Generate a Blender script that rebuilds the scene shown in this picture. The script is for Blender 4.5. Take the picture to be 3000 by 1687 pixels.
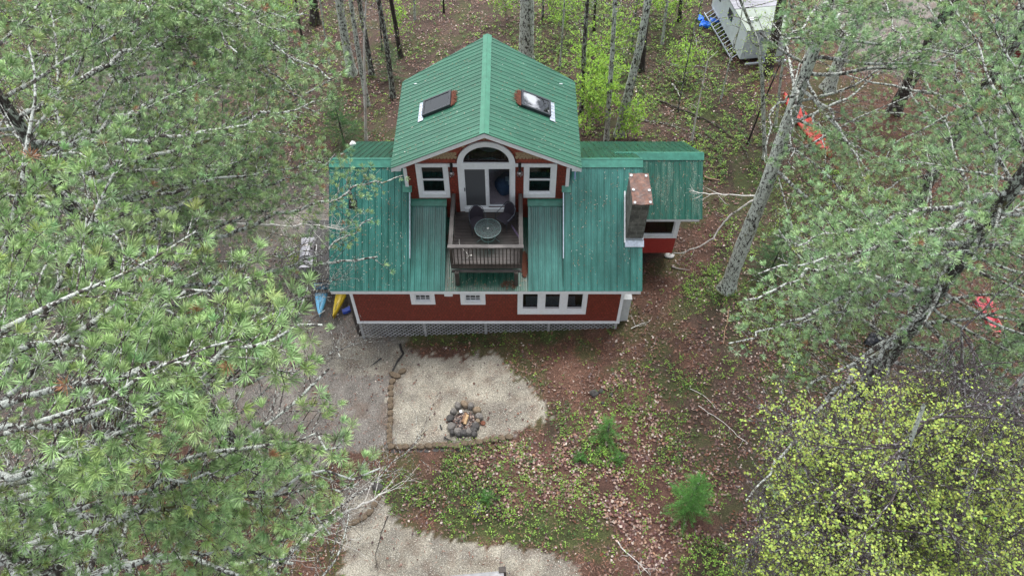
import bpy, math, random
import numpy as np
from mathutils import Vector, Matrix
R = math.radians
rnd = random.Random(7)
rng = np.random.default_rng(11)
for o in list(bpy.data.objects): bpy.data.objects.remove(o)
scene = bpy.context.scene
col = scene.collection

# ------------------------------------------------------------------ camera, world, sun, exposure
CAM_H = 24.7; TH = R(52.65); F35 = 2234. / 3000. * 36.0
cam_d = bpy.data.cameras.new('camera'); cam = bpy.data.objects.new('camera', cam_d); col.objects.link(cam)
cam_d.sensor_width = 36.0; cam_d.lens = F35; cam_d.clip_start = .1; cam_d.clip_end = 2000
cam.location = (0, 0, CAM_H); cam.rotation_euler = (R(90) - TH, 0, 0)
scene.camera = cam
w = bpy.data.worlds.new('World'); scene.world = w; w.use_nodes = True
nt = w.node_tree; bgn = nt.nodes['Background']
sky = nt.nodes.new('ShaderNodeTexSky'); sky.sky_type = 'NISHITA'; sky.sun_disc = False
sky.sun_elevation = R(66); sky.sun_rotation = R(-35); sky.altitude = 200; sky.dust_density = 4.0; sky.air_density = 1.2
hs = nt.nodes.new('ShaderNodeHueSaturation'); hs.inputs['Saturation'].default_value = .28
nt.links.new(sky.outputs[0], hs.inputs['Color']); nt.links.new(hs.outputs[0], bgn.inputs[0]); bgn.inputs[1].default_value = .15
sd = bpy.data.lights.new('sun', 'SUN'); sd.energy = 1.35; sd.angle = R(16); sd.color = (1, .985, .96)
sun = bpy.data.objects.new('sun', sd); col.objects.link(sun)
sun.rotation_euler = (R(24), 0, R(145)); sun.location = (0, 0, 60)
scene.view_settings.view_transform = 'Standard'; scene.view_settings.look = 'None'
scene.view_settings.gamma = 1; scene.view_settings.exposure = 1.15
scene.render.resolution_x = 1024; scene.render.resolution_y = 575
scene.render.engine = 'CYCLES'
scene.cycles.max_bounces = 6; scene.cycles.transparent_max_bounces = 8; scene.cycles.diffuse_bounces = 3

# ------------------------------------------------------------------ geometry of the view, used to decide where limbs are pruned
FPX = 2234.; CT, ST = math.cos(TH), math.sin(TH)
def proj_np(P):
    d = P[:, 1] * CT - (P[:, 2] - CAM_H) * ST
    d = np.where(d < .3, .3, d)
    return 1500 + FPX * P[:, 0] / d, 843.5 - FPX * (P[:, 1] * ST + (P[:, 2] - CAM_H) * CT) / d, d
def ground_z(x, y):
    return float(np.clip(.0685 * (x + 5.8), -.3, 1.3))
def gz_np(x, y):
    return np.clip(.0685 * (x + 5.8), -.3, 1.3)
def ray(px, py):
    u = (px - 1500) / FPX; v = (843.5 - py) / FPX
    return Vector((u, CT + v * ST, -ST + v * CT))
def on_ground(px, py):
    z = .3
    for i in range(8):
        r = ray(px, py); t = (z - CAM_H) / r.z; z = ground_z(r.x * t, r.y * t)
    return Vector((r.x * t, r.y * t, z))
def at_z(px, py, z):
    r = ray(px, py); t = (z - CAM_H) / r.z; return Vector((r.x * t, r.y * t, z))
def at_d(px, py, d):
    return Vector((0, 0, CAM_H)) + ray(px, py) * d

# ------------------------------------------------------------------ helpers
def tag(o, label=None, cat=None, group=None, kind=None):
    if label: o['label'] = label
    if cat: o['category'] = cat
    if group: o['group'] = group
    if kind: o['kind'] = kind
    return o
def empty(name, loc=(0, 0, 0), rz=0, label=None, cat=None, group=None):
    o = bpy.data.objects.new(name, None); col.objects.link(o); o.location = loc; o.rotation_euler = (0, 0, rz)
    o.empty_display_size = .1
    return tag(o, label, cat, group)
def mesh_np(name, V, Fq, mat, parent=None, colors=None, smooth=False):
    """V (n,3), Fq (m,k) all faces with k corners"""
    V = np.asarray(V, dtype=np.float32); Fq = np.asarray(Fq, dtype=np.int32)
    me = bpy.data.meshes.new(name); k = Fq.shape[1]
    me.vertices.add(len(V)); me.vertices.foreach_set('co', V.ravel())
    me.loops.add(Fq.size); me.loops.foreach_set('vertex_index', Fq.ravel())
    me.polygons.add(len(Fq)); me.polygons.foreach_set('loop_start', np.arange(0, Fq.size, k, dtype=np.int32))
    me.polygons.foreach_set('loop_total', np.full(len(Fq), k, dtype=np.int32))
    if smooth: me.polygons.foreach_set('use_smooth', np.ones(len(Fq), dtype=bool))
    me.update()
    if colors is not None:
        a = me.color_attributes.new('Col', 'FLOAT_COLOR', 'POINT')
        c = np.ones((len(V), 4), dtype=np.float32); c[:, :3] = colors; a.data.foreach_set('color', c.ravel())
    if mat: me.materials.append(mat)
    o = bpy.data.objects.new(name, me); col.objects.link(o); o.parent = parent
    return o
class MB:
    def __init__(s): s.v = []; s.f = []; s.cut = []
    def add(s, vs, fs):
        n = len(s.v); s.cut.append((n, len(s.f))); s.v += [tuple(v) for v in vs]; s.f += [tuple(i + n for i in f) for f in fs]; return s
    def box(s, x0, x1, y0, y1, z0, z1):
        return s.add([(x0,y0,z0),(x1,y0,z0),(x1,y1,z0),(x0,y1,z0),(x0,y0,z1),(x1,y0,z1),(x1,y1,z1),(x0,y1,z1)],
              [(0,3,2,1),(4,5,6,7),(0,1,5,4),(1,2,6,5),(2,3,7,6),(3,0,4,7)])
    def obox(s, c, ax, ay, az):
        """centre + three half-axis vectors"""
        c, ax, ay, az = map(Vector, (c, ax, ay, az)); vs = []
        for k in (-1, 1):
            for (i, j) in ((-1,-1),(1,-1),(1,1),(-1,1)): vs.append(c + ax*i + ay*j + az*k)
        return s.add(vs, [(0,3,2,1),(4,5,6,7),(0,1,5,4),(1,2,6,5),(2,3,7,6),(3,0,4,7)])
    def beam(s, p, q, wd, ht, up=(0,0,1)):
        p, q = Vector(p), Vector(q); d = (q - p); L = d.length; d.normalize()
        sd_ = d.cross(Vector(up)).normalized(); u = sd_.cross(d)
        return s.obox((p+q)/2, d*(L/2), sd_*(wd/2), u*(ht/2))
    def prism(s, pts, d):
        """closed polygon pts (3-D) extruded by vector d"""
        n = len(pts); d = Vector(d); vs = [Vector(p) for p in pts]; vs += [v + d for v in vs]
        fs = [tuple(reversed(range(n))), tuple(range(n, 2*n))] + [(i, (i+1) % n, (i+1) % n + n, i + n) for i in range(n)]
        return s.add(vs, fs)
    def tube(s, pts, rad, n=8, cap=True):
        pts = [Vector(p) for p in pts]
        if not hasattr(rad, '__len__'): rad = [rad] * len(pts)
        base = len(s.v); prev = None
        for i, p in enumerate(pts):
            t = (pts[min(i+1, len(pts)-1)] - pts[max(i-1, 0)]).normalized()
            if prev is None:
                a = t.orthogonal().normalized()
            else:
                a = (prev - t * prev.dot(t)); a = a.normalized() if a.length > 1e-6 else t.orthogonal().normalized()
            prev = a; b = t.cross(a)
            for k in range(n):
                an = 2*math.pi*k/n; s.v.append(tuple(p + (a*math.cos(an) + b*math.sin(an)) * rad[i]))
        for i in range(len(pts)-1):
            for k in range(n):
                k2 = (k+1) % n
                s.f.append((base+i*n+k, base+i*n+k2, base+(i+1)*n+k2, base+(i+1)*n+k))
        if cap:
            s.f.append(tuple(base+k for k in reversed(range(n)))); s.f.append(tuple(base+(len(pts)-1)*n+k for k in range(n)))
        return s
    def build(s, name, mat, parent=None, smooth=False, bevel=0):
        me = bpy.data.meshes.new(name); me.from_pydata(s.v, [], s.f); me.update()
        if mat: me.materials.append(mat)
        if smooth: me.polygons.foreach_set('use_smooth', [True]*len(me.polygons))
        o = bpy.data.objects.new(name, me); col.objects.link(o); o.parent = parent
        if bevel:
            m = o.modifiers.new('bevel', 'BEVEL'); m.width = bevel; m.segments = 2; m.limit_method = 'ANGLE'
        return o
def copy_tree(o, parent=None):
    c = o.copy(); col.objects.link(c); c.parent = parent
    for ch in list(o.children): copy_tree(ch, c)
    return c

# ------------------------------------------------------------------ materials
def mat(name):
    m = bpy.data.materials.new(name); m.use_nodes = True; t = m.node_tree
    return m, t, t.nodes['Principled BSDF']
def nd(t, typ, **kw):
    n = t.nodes.new(typ)
    for k, v in kw.items():
        if k.startswith('i_'): n.inputs[k[2:].replace('_', ' ')].default_value = v
        else: setattr(n, k, v)
    return n
def ramp(t, fac, stops):
    n = t.nodes.new('ShaderNodeValToRGB'); e = n.color_ramp.elements
    while len(e) < len(stops): e.new(.5)
    for i, (p, c) in enumerate(stops): e[i].position = p; e[i].color = (*c, 1) if len(c) == 3 else c
    t.links.new(fac, n.inputs[0]); return n.outputs[0]
def mix(t, fac, a, b, mode='MIX'):
    n = t.nodes.new('ShaderNodeMix'); n.data_type = 'RGBA'; n.blend_type = mode
    for s, v in ((0, fac), (6, a), (7, b)):
        if hasattr(v, 'links') or hasattr(v, 'is_linked'): t.links.new(v, n.inputs[s])
        else: n.inputs[s].default_value = v if s == 0 else ((*v, 1) if len(v) == 3 else v)
    return n.outputs[2]
def noise(t, scale, detail=4, rough=.55, vec=None, dist=0):
    n = nd(t, 'ShaderNodeTexNoise'); n.inputs['Scale'].default_value = scale; n.inputs['Detail'].default_value = detail
    n.inputs['Roughness'].default_value = rough; n.inputs['Distortion'].default_value = dist
    if vec is not None: t.links.new(vec, n.inputs['Vector'])
    return n.outputs['Fac']
def objco(t, scale=None):
    tc = nd(t, 'ShaderNodeTexCoord'); v = tc.outputs['Object']
    if scale:
        m = nd(t, 'ShaderNodeMapping'); m.inputs['Scale'].default_value = scale; t.links.new(v, m.inputs[0]); v = m.outputs[0]
    return v
def bump(t, b, h, strength=.3, dist=.02):
    n = nd(t, 'ShaderNodeBump'); n.inputs['Strength'].default_value = strength; n.inputs['Distance'].default_value = dist
    t.links.new(h, n.inputs['Height']); t.links.new(n.outputs[0], b.inputs['Normal'])
def simple(name, c, rough=.6, metal=0, var=.15, scale=6, spec=.5, stretch=None):
    m, t, b = mat(name); v = objco(t, stretch); f = noise(t, scale, 5, .6, v)
    c2 = tuple(x * (1 - var) for x in c); c3 = tuple(min(1, x * (1 + var)) for x in c)
    t.links.new(ramp(t, f, [(.3, c2), (.7, c3)]), b.inputs['Base Color'])
    b.inputs['Roughness'].default_value = rough; b.inputs['Metallic'].default_value = metal
    b.inputs['Specular IOR Level'].default_value = spec
    return m
def roof_mat(name, c, c_dirty, rough, stretch, dirt=.5, speck=0, lines=('x', .229, 0.0, .62)):
    m, t, b = mat(name); v = objco(t, stretch); f = noise(t, 1.6, 6, .62, v)
    base = ramp(t, f, [(.32, c_dirty), (.62, c)])
    f2 = noise(t, .9, 5, .6, objco(t)); base = mix(t, ramp(t, f2, [(.42, (0,0,0)), (.66, (dirt,)*3)]), base, c_dirty)
    f4 = noise(t, 34, 3, .6, v)
    base = mix(t, ramp(t, f4, [(.6, (0,0,0)), (.72, (.5,)*3)]), base, tuple(min(1, x * 1.9 + .03) for x in c))  # pale streaks painted into the colour, standing in for sky reflected in the pans
    if speck:
        f3 = noise(t, 60, 3, .7, objco(t)); f5 = noise(t, 1.2, 4, .6, objco(t, (5, .6, .6)))
        mm = nd(t, 'ShaderNodeMath', operation='MULTIPLY'); t.links.new(ramp(t, f3, [(.56, (0,0,0)), (.6, (1,)*3)]), mm.inputs[0])
        t.links.new(ramp(t, f5, [(.47, (0,0,0)), (.62, (1,)*3)]), mm.inputs[1])
        base = mix(t, mm.outputs[0], base, (.42, .48, .4))
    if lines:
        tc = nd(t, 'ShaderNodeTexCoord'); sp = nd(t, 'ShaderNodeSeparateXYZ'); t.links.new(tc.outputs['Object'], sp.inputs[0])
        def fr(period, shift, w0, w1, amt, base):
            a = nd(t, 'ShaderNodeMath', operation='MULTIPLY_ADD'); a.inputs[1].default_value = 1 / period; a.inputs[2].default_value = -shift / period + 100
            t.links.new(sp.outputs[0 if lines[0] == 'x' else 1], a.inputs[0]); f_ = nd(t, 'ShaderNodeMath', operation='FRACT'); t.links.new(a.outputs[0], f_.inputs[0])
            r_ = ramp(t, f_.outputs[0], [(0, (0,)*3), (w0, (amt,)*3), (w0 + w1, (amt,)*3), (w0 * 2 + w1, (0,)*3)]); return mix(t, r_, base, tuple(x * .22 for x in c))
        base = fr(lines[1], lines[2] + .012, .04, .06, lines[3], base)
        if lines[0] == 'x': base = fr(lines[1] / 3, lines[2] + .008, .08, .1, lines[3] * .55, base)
    t.links.new(base, b.inputs['Base Color'])
    t.links.new(ramp(t, noise(t, 2.2, 5, .6, v), [(.3, (rough * .75,)*3), (.7, (rough * 1.35,)*3)]), b.inputs['Roughness'])
    b.inputs['Specular IOR Level'].default_value = .6
    bump(t, b, noise(t, 3, 3, .5, v), .25, .01)
    return m
M = {}
M['roof_up'] = roof_mat('matte_green_metal', (.034, .145, .09), (.02, .094, .058), .36, (.35, 2.2, .35), .65, 0, ('y', .2, 18.7, .4))
M['roof_main'] = roof_mat('wet_green_metal', (.048, .19, .165), (.015, .09, .072), .22, (3, .35, .35), .6)
M['roof_speck'] = roof_mat('speckled_green_metal', (.022, .12, .088), (.012, .08, .058), .3, (3, .35, .35), .5, 1)
M['roof_center'] = roof_mat('green_metal_no_sky', (.012, .1, .062), (.008, .06, .04), .3, (3, .35, .35), .5)  # darker copy of the green metal; its missing sky reflection is put into the colour
M['flash'] = simple('green_flashing', (.05, .2, .15), .35, 0, .25, 5)
M['white'] = simple('white_paint', (.74, .76, .79), .5, 0, .06, 9)
M['galv'] = simple('galvanised_metal', (.55, .6, .68), .35, .6, .2, 12)
M['black'] = simple('black_metal', (.02, .02, .022), .4, .3, .2, 8)
M['frame_dark'] = simple('dark_skylight_frame', (.035, .04, .048), .35, .2, .3, 14)
M['red_panel'] = simple('red_painted_panel', (.33, .035, .03), .5, 0, .15, 8)
M['concrete'] = None
def shingle_mat(name, c1, c2, mortar, along='x'):
    m, t, b = mat(name); tc = nd(t, 'ShaderNodeTexCoord'); sp = nd(t, 'ShaderNodeSeparateXYZ'); t.links.new(tc.outputs['Object'], sp.inputs[0])
    cb = nd(t, 'ShaderNodeCombineXYZ'); t.links.new(sp.outputs[0 if along == 'x' else 1], cb.inputs[0]); t.links.new(sp.outputs[2], cb.inputs[1])
    br = nd(t, 'ShaderNodeTexBrick'); t.links.new(cb.outputs[0], br.inputs['Vector'])
    br.inputs['Scale'].default_value = 1; br.inputs['Brick Width'].default_value = .115; br.inputs['Row Height'].default_value = .135
    br.inputs['Mortar Size'].default_value = .011; br.inputs['Color1'].default_value = (*c1, 1); br.inputs['Color2'].default_value = (*c2, 1)
    br.inputs['Mortar'].default_value = (*mortar, 1); br.inputs['Mortar Smooth'].default_value = .3; br.inputs['Bias'].default_value = -.1
    f = noise(t, 7, 5, .7, cb.outputs[0]); f2 = noise(t, 40, 4, .7, cb.outputs[0])
    cc = mix(t, ramp(t, f, [(.38, (0,)*3), (.6, (.9,)*3)]), br.outputs[0], tuple(x * .42 for x in c1))
    cc = mix(t, ramp(t, f2, [(.54, (0,)*3), (.66, (.6,)*3)]), cc, (.36, .11, .05))
    f3 = noise(t, 90, 2, .6, cb.outputs[0]); cc = mix(t, ramp(t, f3, [(.72, (0,)*3), (.78, (.4,)*3)]), cc, (.6, .42, .36))
    t.links.new(cc, b.inputs['Base Color']); b.inputs['Roughness'].default_value = .55
    ad = nd(t, 'ShaderNodeMath', operation='MULTIPLY_ADD'); t.links.new(f2, ad.inputs[0]); ad.inputs[1].default_value = .4; t.links.new(br.outputs[1], ad.inputs[2])
    n = nd(t, 'ShaderNodeBump'); n.invert = True; n.inputs['Strength'].default_value = .8; n.inputs['Distance'].default_value = .012
    t.links.new(ad.outputs[0], n.inputs['Height']); t.links.new(n.outputs[0], b.inputs['Normal'])
    return m
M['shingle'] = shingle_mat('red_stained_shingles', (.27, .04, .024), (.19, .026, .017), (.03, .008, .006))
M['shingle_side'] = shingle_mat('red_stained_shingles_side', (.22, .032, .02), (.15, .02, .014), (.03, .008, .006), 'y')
M['tan_shingle'] = simple('bare_tan_shingles', (.3, .215, .13), .75, 0, .4, 20)
M['red_fish'] = simple('red_scalloped_shingles', (.24, .05, .03), .65, 0, .35, 20)
def block_mat():
    m, t, b = mat('concrete_block'); tc = nd(t, 'ShaderNodeTexCoord'); sp = nd(t, 'ShaderNodeSeparateXYZ'); t.links.new(tc.outputs['Object'], sp.inputs[0])
    ad = nd(t, 'ShaderNodeMath', operation='ADD'); t.links.new(sp.outputs[0], ad.inputs[0]); t.links.new(sp.outputs[1], ad.inputs[1])
    cb = nd(t, 'ShaderNodeCombineXYZ'); t.links.new(ad.outputs[0], cb.inputs[0]); t.links.new(sp.outputs[2], cb.inputs[1])
    br = nd(t, 'ShaderNodeTexBrick'); t.links.new(cb.outputs[0], br.inputs['Vector']); br.inputs['Scale'].default_value = 1
    br.inputs['Brick Width'].default_value = .4; br.inputs['Row Height'].default_value = .2; br.inputs['Mortar Size'].default_value = .012
    br.inputs['Color1'].default_value = (.15, .145, .13, 1); br.inputs['Color2'].default_value = (.1, .1, .09, 1); br.inputs['Mortar'].default_value = (.2, .2, .18, 1)
    f = noise(t, 3.5, 6, .65, tc.outputs['Object']); c = mix(t, ramp(t, f, [(.4, (0,)*3), (.62, (.8,)*3)]), br.outputs[0], (.045, .043, .038))
    f = noise(t, 18, 5, .7, tc.outputs['Object']); c = mix(t, ramp(t, f, [(.55, (0,)*3), (.7, (.5,)*3)]), c, (.26, .26, .22))
    t.links.new(c, b.inputs['Base Color']); b.inputs['Roughness'].default_value = .9; bump(t, b, f, .5, .01)
    return m
M['block'] = block_mat()
def rust_mat():
    m, t, b = mat('rusty_sheet'); v = objco(t); f = noise(t, 4, 7, .7, v, 1.0)
    t.links.new(ramp(t, f, [(.32, (.035, .018, .015)), (.5, (.085, .038, .026)), (.62, (.16, .06, .03)), (.74, (.22, .15, .11))]), b.inputs['Base Color'])
    b.inputs['Roughness'].default_value = .45; bump(t, b, f, .4, .02); return m
M['rust'] = rust_mat()
def wood_mat(name, c1, c2, axis, rough=.7, scale=3.0):
    m, t, b = mat(name); s = [22, 22, 22]; s[axis] = 1.2; v = objco(t, tuple(s)); f = noise(t, scale / 3.0, 6, .65, v, .3)
    c = ramp(t, f, [(.3, c1), (.68, c2)]); f2 = noise(t, 2.2, 4, .6, objco(t)); c = mix(t, ramp(t, f2, [(.4, (0,)*3), (.7, (.6,)*3)]), c, tuple(x * .5 for x in c1))
    t.links.new(c, b.inputs['Base Color']); b.inputs['Roughness'].default_value = rough; bump(t, b, f, .5, .01); return m
M['wood_x'] = wood_mat('weathered_wood_x', (.035, .028, .026), (.135, .115, .105), 0)
M['wood_y'] = wood_mat('weathered_wood_y', (.03, .027, .026), (.11, .1, .095), 1)
M['wood_z'] = wood_mat('weathered_wood_z', (.025, .02, .018), (.085, .07, .06), 2)
M['wood_rail'] = wood_mat('pale_rail_wood', (.05, .045, .044), (.17, .155, .15), 0)
M['lattice'] = wood_mat('grey_lattice_wood', (.2, .2, .205), (.42, .42, .43), 0)
M['plank_dark'] = wood_mat('dark_deck_boards', (.022, .018, .017), (.085, .07, .066), 0, .5)
M['plank_grey'] = wood_mat('grey_deck_boards', (.018, .017, .017), (.055, .052, .052), 1, .6)
def glass_mat(name, tint, refl=.0, rough=.02, dirt=0):
    m = bpy.data.materials.new(name); m.use_nodes = True; t = m.node_tree; t.nodes.clear()
    out = nd(t, 'ShaderNodeOutputMaterial'); tr = nd(t, 'ShaderNodeBsdfTransparent'); tr.inputs[0].default_value = (*tint, 1)
    gl = nd(t, 'ShaderNodeBsdfGlossy'); gl.inputs['Roughness'].default_value = rough; gl.inputs[0].default_value = (.9, .95, 1, 1)
    lw = nd(t, 'ShaderNodeLayerWeight'); pw = nd(t, 'ShaderNodeMath', operation='POWER'); pw.inputs[1].default_value = 4; t.links.new(lw.outputs['Facing'], pw.inputs[0])
    a = nd(t, 'ShaderNodeMath', operation='MULTIPLY_ADD'); a.inputs[1].default_value = .9; a.inputs[2].default_value = .03 + refl; t.links.new(pw.outputs[0], a.inputs[0]); a.use_clamp = True
    mx = nd(t, 'ShaderNodeMixShader'); t.links.new(a.outputs[0], mx.inputs[0]); t.links.new(tr.outputs[0], mx.inputs[1]); t.links.new(gl.outputs[0], mx.inputs[2])
    t.links.new(mx.outputs[0], out.inputs[0]); return m
M['glass'] = glass_mat('window_glass', (.55, .6, .62))
M['sky_glass'] = glass_mat('skylight_glass', (.22, .2, .16), .02)
M['dark_glass'] = glass_mat('dark_room_glass', (.16, .18, .2))  # dark tint stands in for the unlit room behind the upper windows
M['door_glass'] = glass_mat('door_glass', (.93, .95, .97), 0)
M['table_glass'] = glass_mat('frosted_table_glass', (.5, .68, .64), .12, .25)
M['bulb'] = glass_mat('lamp_glass', (.8, .8, .8), .12)
def screen_mat():
    m, t, b = mat('insect_screen'); b.inputs['Base Color'].default_value = (.085, .09, .1, 1); b.inputs['Roughness'].default_value = .6
    b.inputs['Alpha'].default_value = .86; return m
M['screen'] = screen_mat()
M['inside'] = simple('interior_board', (.13, .1, .08), .8, 0, .2, 3)
M['carpet'] = simple('mauve_carpet', (.62, .5, .54), .9, 0, .25, 30)
M['bean'] = simple('blue_fabric', (.03, .07, .14), .8, 0, .35, 10)
M['bean_pale'] = simple('pale_fabric', (.3, .42, .5), .8, 0, .2, 10)
M['rattan'] = simple('dark_woven_mesh', (.022, .018, .028), .55, 0, .35, 60)
M['chair_metal'] = simple('dark_chair_tube', (.06, .07, .09), .35, .6, .2, 8)
M['table_metal'] = simple('grey_green_table_tube', (.16, .24, .24), .4, .5, .2, 8)
M['litter'] = simple('rust_pine_needles', (.12, .04, .022), .9, 0, .5, 25)
M['soffit'] = simple('soffit_board', (.5, .51, .54), .6, 0, .1, 5)
M['steel'] = simple('brushed_steel', (.3, .3, .33), .45, .5, .2, 4)
M['blue_plastic'] = simple('sky_blue_plastic', (.13, .42, .66), .35, 0, .08, 3)
M['yellow_plastic'] = simple('yellow_plastic', (.62, .45, .03), .35, 0, .12, 5)
M['red_plastic'] = simple('red_plastic', (.45, .035, .022), .4, 0, .1, 3)
M['pink_plastic'] = simple('faded_red_plastic', (.5, .04, .07), .45, 0, .12, 3)
M['cobalt'] = simple('bright_blue_plastic', (.02, .16, .72), .45, 0, .2, 8)
M['navy'] = simple('deep_blue_plastic', (.02, .06, .35), .45, 0, .2, 8)
M['white_plastic'] = simple('white_plastic', (.7, .7, .7), .4, 0, .05, 8)
M['purple'] = simple('faded_purple_cloth', (.16, .12, .2), .9, 0, .3, 14)

# ------------------------------------------------------------------ ribbed metal sheet
def ribbed(name, P, U, V, width, lo, hi, m, parent, pitch=.229, major=.02, minor=.0065, minors=2, thick=.02, off=None):
    """P eave corner, U along the eave, V up the slope; lo/hi(u) give the run of the sheet along V"""
    P, U, V = Vector(P), Vector(U).normalized(), Vector(V).normalized(); N = U.cross(V).normalized()
    if N.z < 0: N = -N
    prof = [(0, 0)]; u = (off if off is not None else ((-P.x) % .229 if U.x > 0 else P.x % .229))
    while u < width:
        for (du, h) in [(-.02, 0), (-.009, major), (.009, major), (.02, 0)]:
            if 0 < u + du < width: prof.append((u + du, h))
        for k in range(minors):
            c = u + pitch * (k + 1) / (minors + 1)
            for (du, h) in [(-.012, 0), (0, minor), (.012, 0)]:
                if 0 < c + du < width: prof.append((c + du, h))
        u += pitch
    prof.append((width, 0)); prof.sort()
    mb = MB(); n = len(prof); vs = []
    for (u, h) in prof: vs.append(P + U*u + V*lo(u) + N*h)
    for (u, h) in prof: vs.append(P + U*u + V*hi(u) + N*h)
    for (u, h) in prof: vs.append(P + U*u + V*lo(u) - N*thick)
    for (u, h) in prof: vs.append(P + U*u + V*hi(u) - N*thick)
    fs = []
    for i in range(n-1):
        fs += [(i, i+1, n+i+1, n+i), (2*n+i+1, 2*n+i, 3*n+i, 3*n+i+1), (i, 2*n+i, 2*n+i+1, i+1), (n+i+1, 3*n+i+1, 3*n+i, n+i)]
    fs += [(0, n, 3*n, 2*n), (n-1, 3*n-1, 4*n-1, 2*n-1)]
    mb.add(vs, fs); return mb.build(name, m, parent)

# ================================================================== THE HOUSE
house = empty('cabin', (-.9, 19.5, .5), 0, 'red shingled two storey cabin with green metal roofs and a rear-facing balcony'.replace(' rear-facing', ' small'), 'house')
HX, HY, HZ = -.9, 19.5, .5
_hp = []
def H(o):  # shift mesh so that it sits under the house root at world coordinates
    o.location = (-HX, -HY, -HZ); return o
def hb(mb, name, m, parent=house, split=False, **k):
    if split:
        cuts = mb.cut + [(len(mb.v), len(mb.f))]; r = None
        for (v0, f0), (v1, f1) in zip(cuts[:-1], cuts[1:]):
            q = MB(); q.add(mb.v[v0:v1], [tuple(i - v0 for i in f) for f in mb.f[f0:f1]]); r = hb(q, name, m, parent, **k)
        return r
    o = mb.build(name, m, parent, **k)
    if parent is house: H(o)
    return o
def hrib(name, *a, **k):
    return H(ribbed(name, *a, **k))
FY = 16.4; EY, EZ = 16.1, 3.42; SL = (6.215 - 3.42) / (19.73 - 16.1); RYm, RZm = 19.73, 6.22
UY = 19.0
def main_z(y): return EZ + SL * (y - EY)

def wall_xz(name, m, x0, x1, zb, zt, y, th, holes, parent=house, step=.06, label=None):
    """wall in a plane of constant y; zb/zt functions; holes (x0,x1,zb,ztfn)"""
    xs = {x0, x1}
    for h in holes: xs |= {h[0], h[1]}
    k = int((x1 - x0) / step)
    xs |= {x0 + (x1 - x0) * i / k for i in range(k + 1)}
    xs = sorted(xs); mb = MB()
    for a, b in zip(xs[:-1], xs[1:]):
        if b - a < 1e-5: continue
        mid = (a + b) / 2; segs = [(zb, zt)]
        for h in holes:
            if h[0] - 1e-6 <= a and b <= h[1] + 1e-6:
                ns = []
                for (s0, s1) in segs:
                    hb_, ht_ = h[2], h[3]
                    ns.append((s0, (lambda hh: (lambda q: hh))(hb_)) if True else None)
                    ns.append((ht_, s1))
                segs = ns
        for (s0, s1) in segs:
            if s1(mid) - s0(mid) < .01: continue
            for yy, fl in ((y, 0), (y + th, 1)):
                q = [(a, yy, s0(a)), (b, yy, s0(b)), (b, yy, s1(b)), (a, yy, s1(a))]
                mb.add(q, [(0,1,2,3)] if not fl else [(3,2,1,0)])
    return hb(mb, name, m, parent)
C = lambda v: (lambda q: v)
# --- lower storey
lw_holes = [(-3.50, -2.93, 2.44, C(3.22)), (-1.70, -1.12, 2.42, C(3.22)), (.35, .97, 2.02, C(3.2)), (1.165, 1.767, 2.02, C(3.2)), (1.974, 2.594, 2.02, C(3.2))]
# two small windows stacked in x only: one hole per column, so a plain builder works
wall_xz('lower_wall', M['shingle'], -5.79, 4.0, C(1.06), C(3.36), FY, .12, lw_holes)
mb = MB(); mb.box(-5.79, -5.69, FY + .12, 23.3, 1.06, 3.3); mb.box(3.9, 4.0, FY + .12, 23.3, 1.06, 3.3)
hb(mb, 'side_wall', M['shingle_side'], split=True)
mb = MB(); mb.box(-5.69, 3.9, 23.2, 23.3, 1.06, 3.3); hb(mb, 'rear_wall', M['shingle'])
mb = MB(); mb.box(-5.69, 3.9, FY + .13, 23.19, 1.0, 1.06); hb(mb, 'lower_floor', M['inside'])
mb = MB(); mb.box(-5.69, 3.9, 19.6, 19.68, 1.06, 4.2); hb(mb, 'inner_partition', M['inside'])
# trims
mb = MB()
mb.box(-5.83, 4.04, FY - .03, FY, 1.04, 1.17)
hb(mb, 'base_trim', M['white'])
for x0, x1 in ((-5.82, -5.71), (3.92, 4.03)):
    mb = MB(); mb.box(x0, x1, FY - .028, FY, 1.172, 3.3); mb.box(*( (-5.82, -5.79) if x0 < 0 else (4.0, 4.03)), FY, FY + .1, 1.06, 3.3); hb(mb, 'corner_board', M['white'])
mb = MB(); mb.box(-6.36, 4.52, EY + .0, EY + .03, EZ - .17, EZ - .022); hb(mb, 'fascia', M['white'])
mb = MB(); mb.box(-6.34, 4.5, EY + .032, FY + .02, EZ - .17, EZ - .14); hb(mb, 'soffit', M['soffit'])

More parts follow.
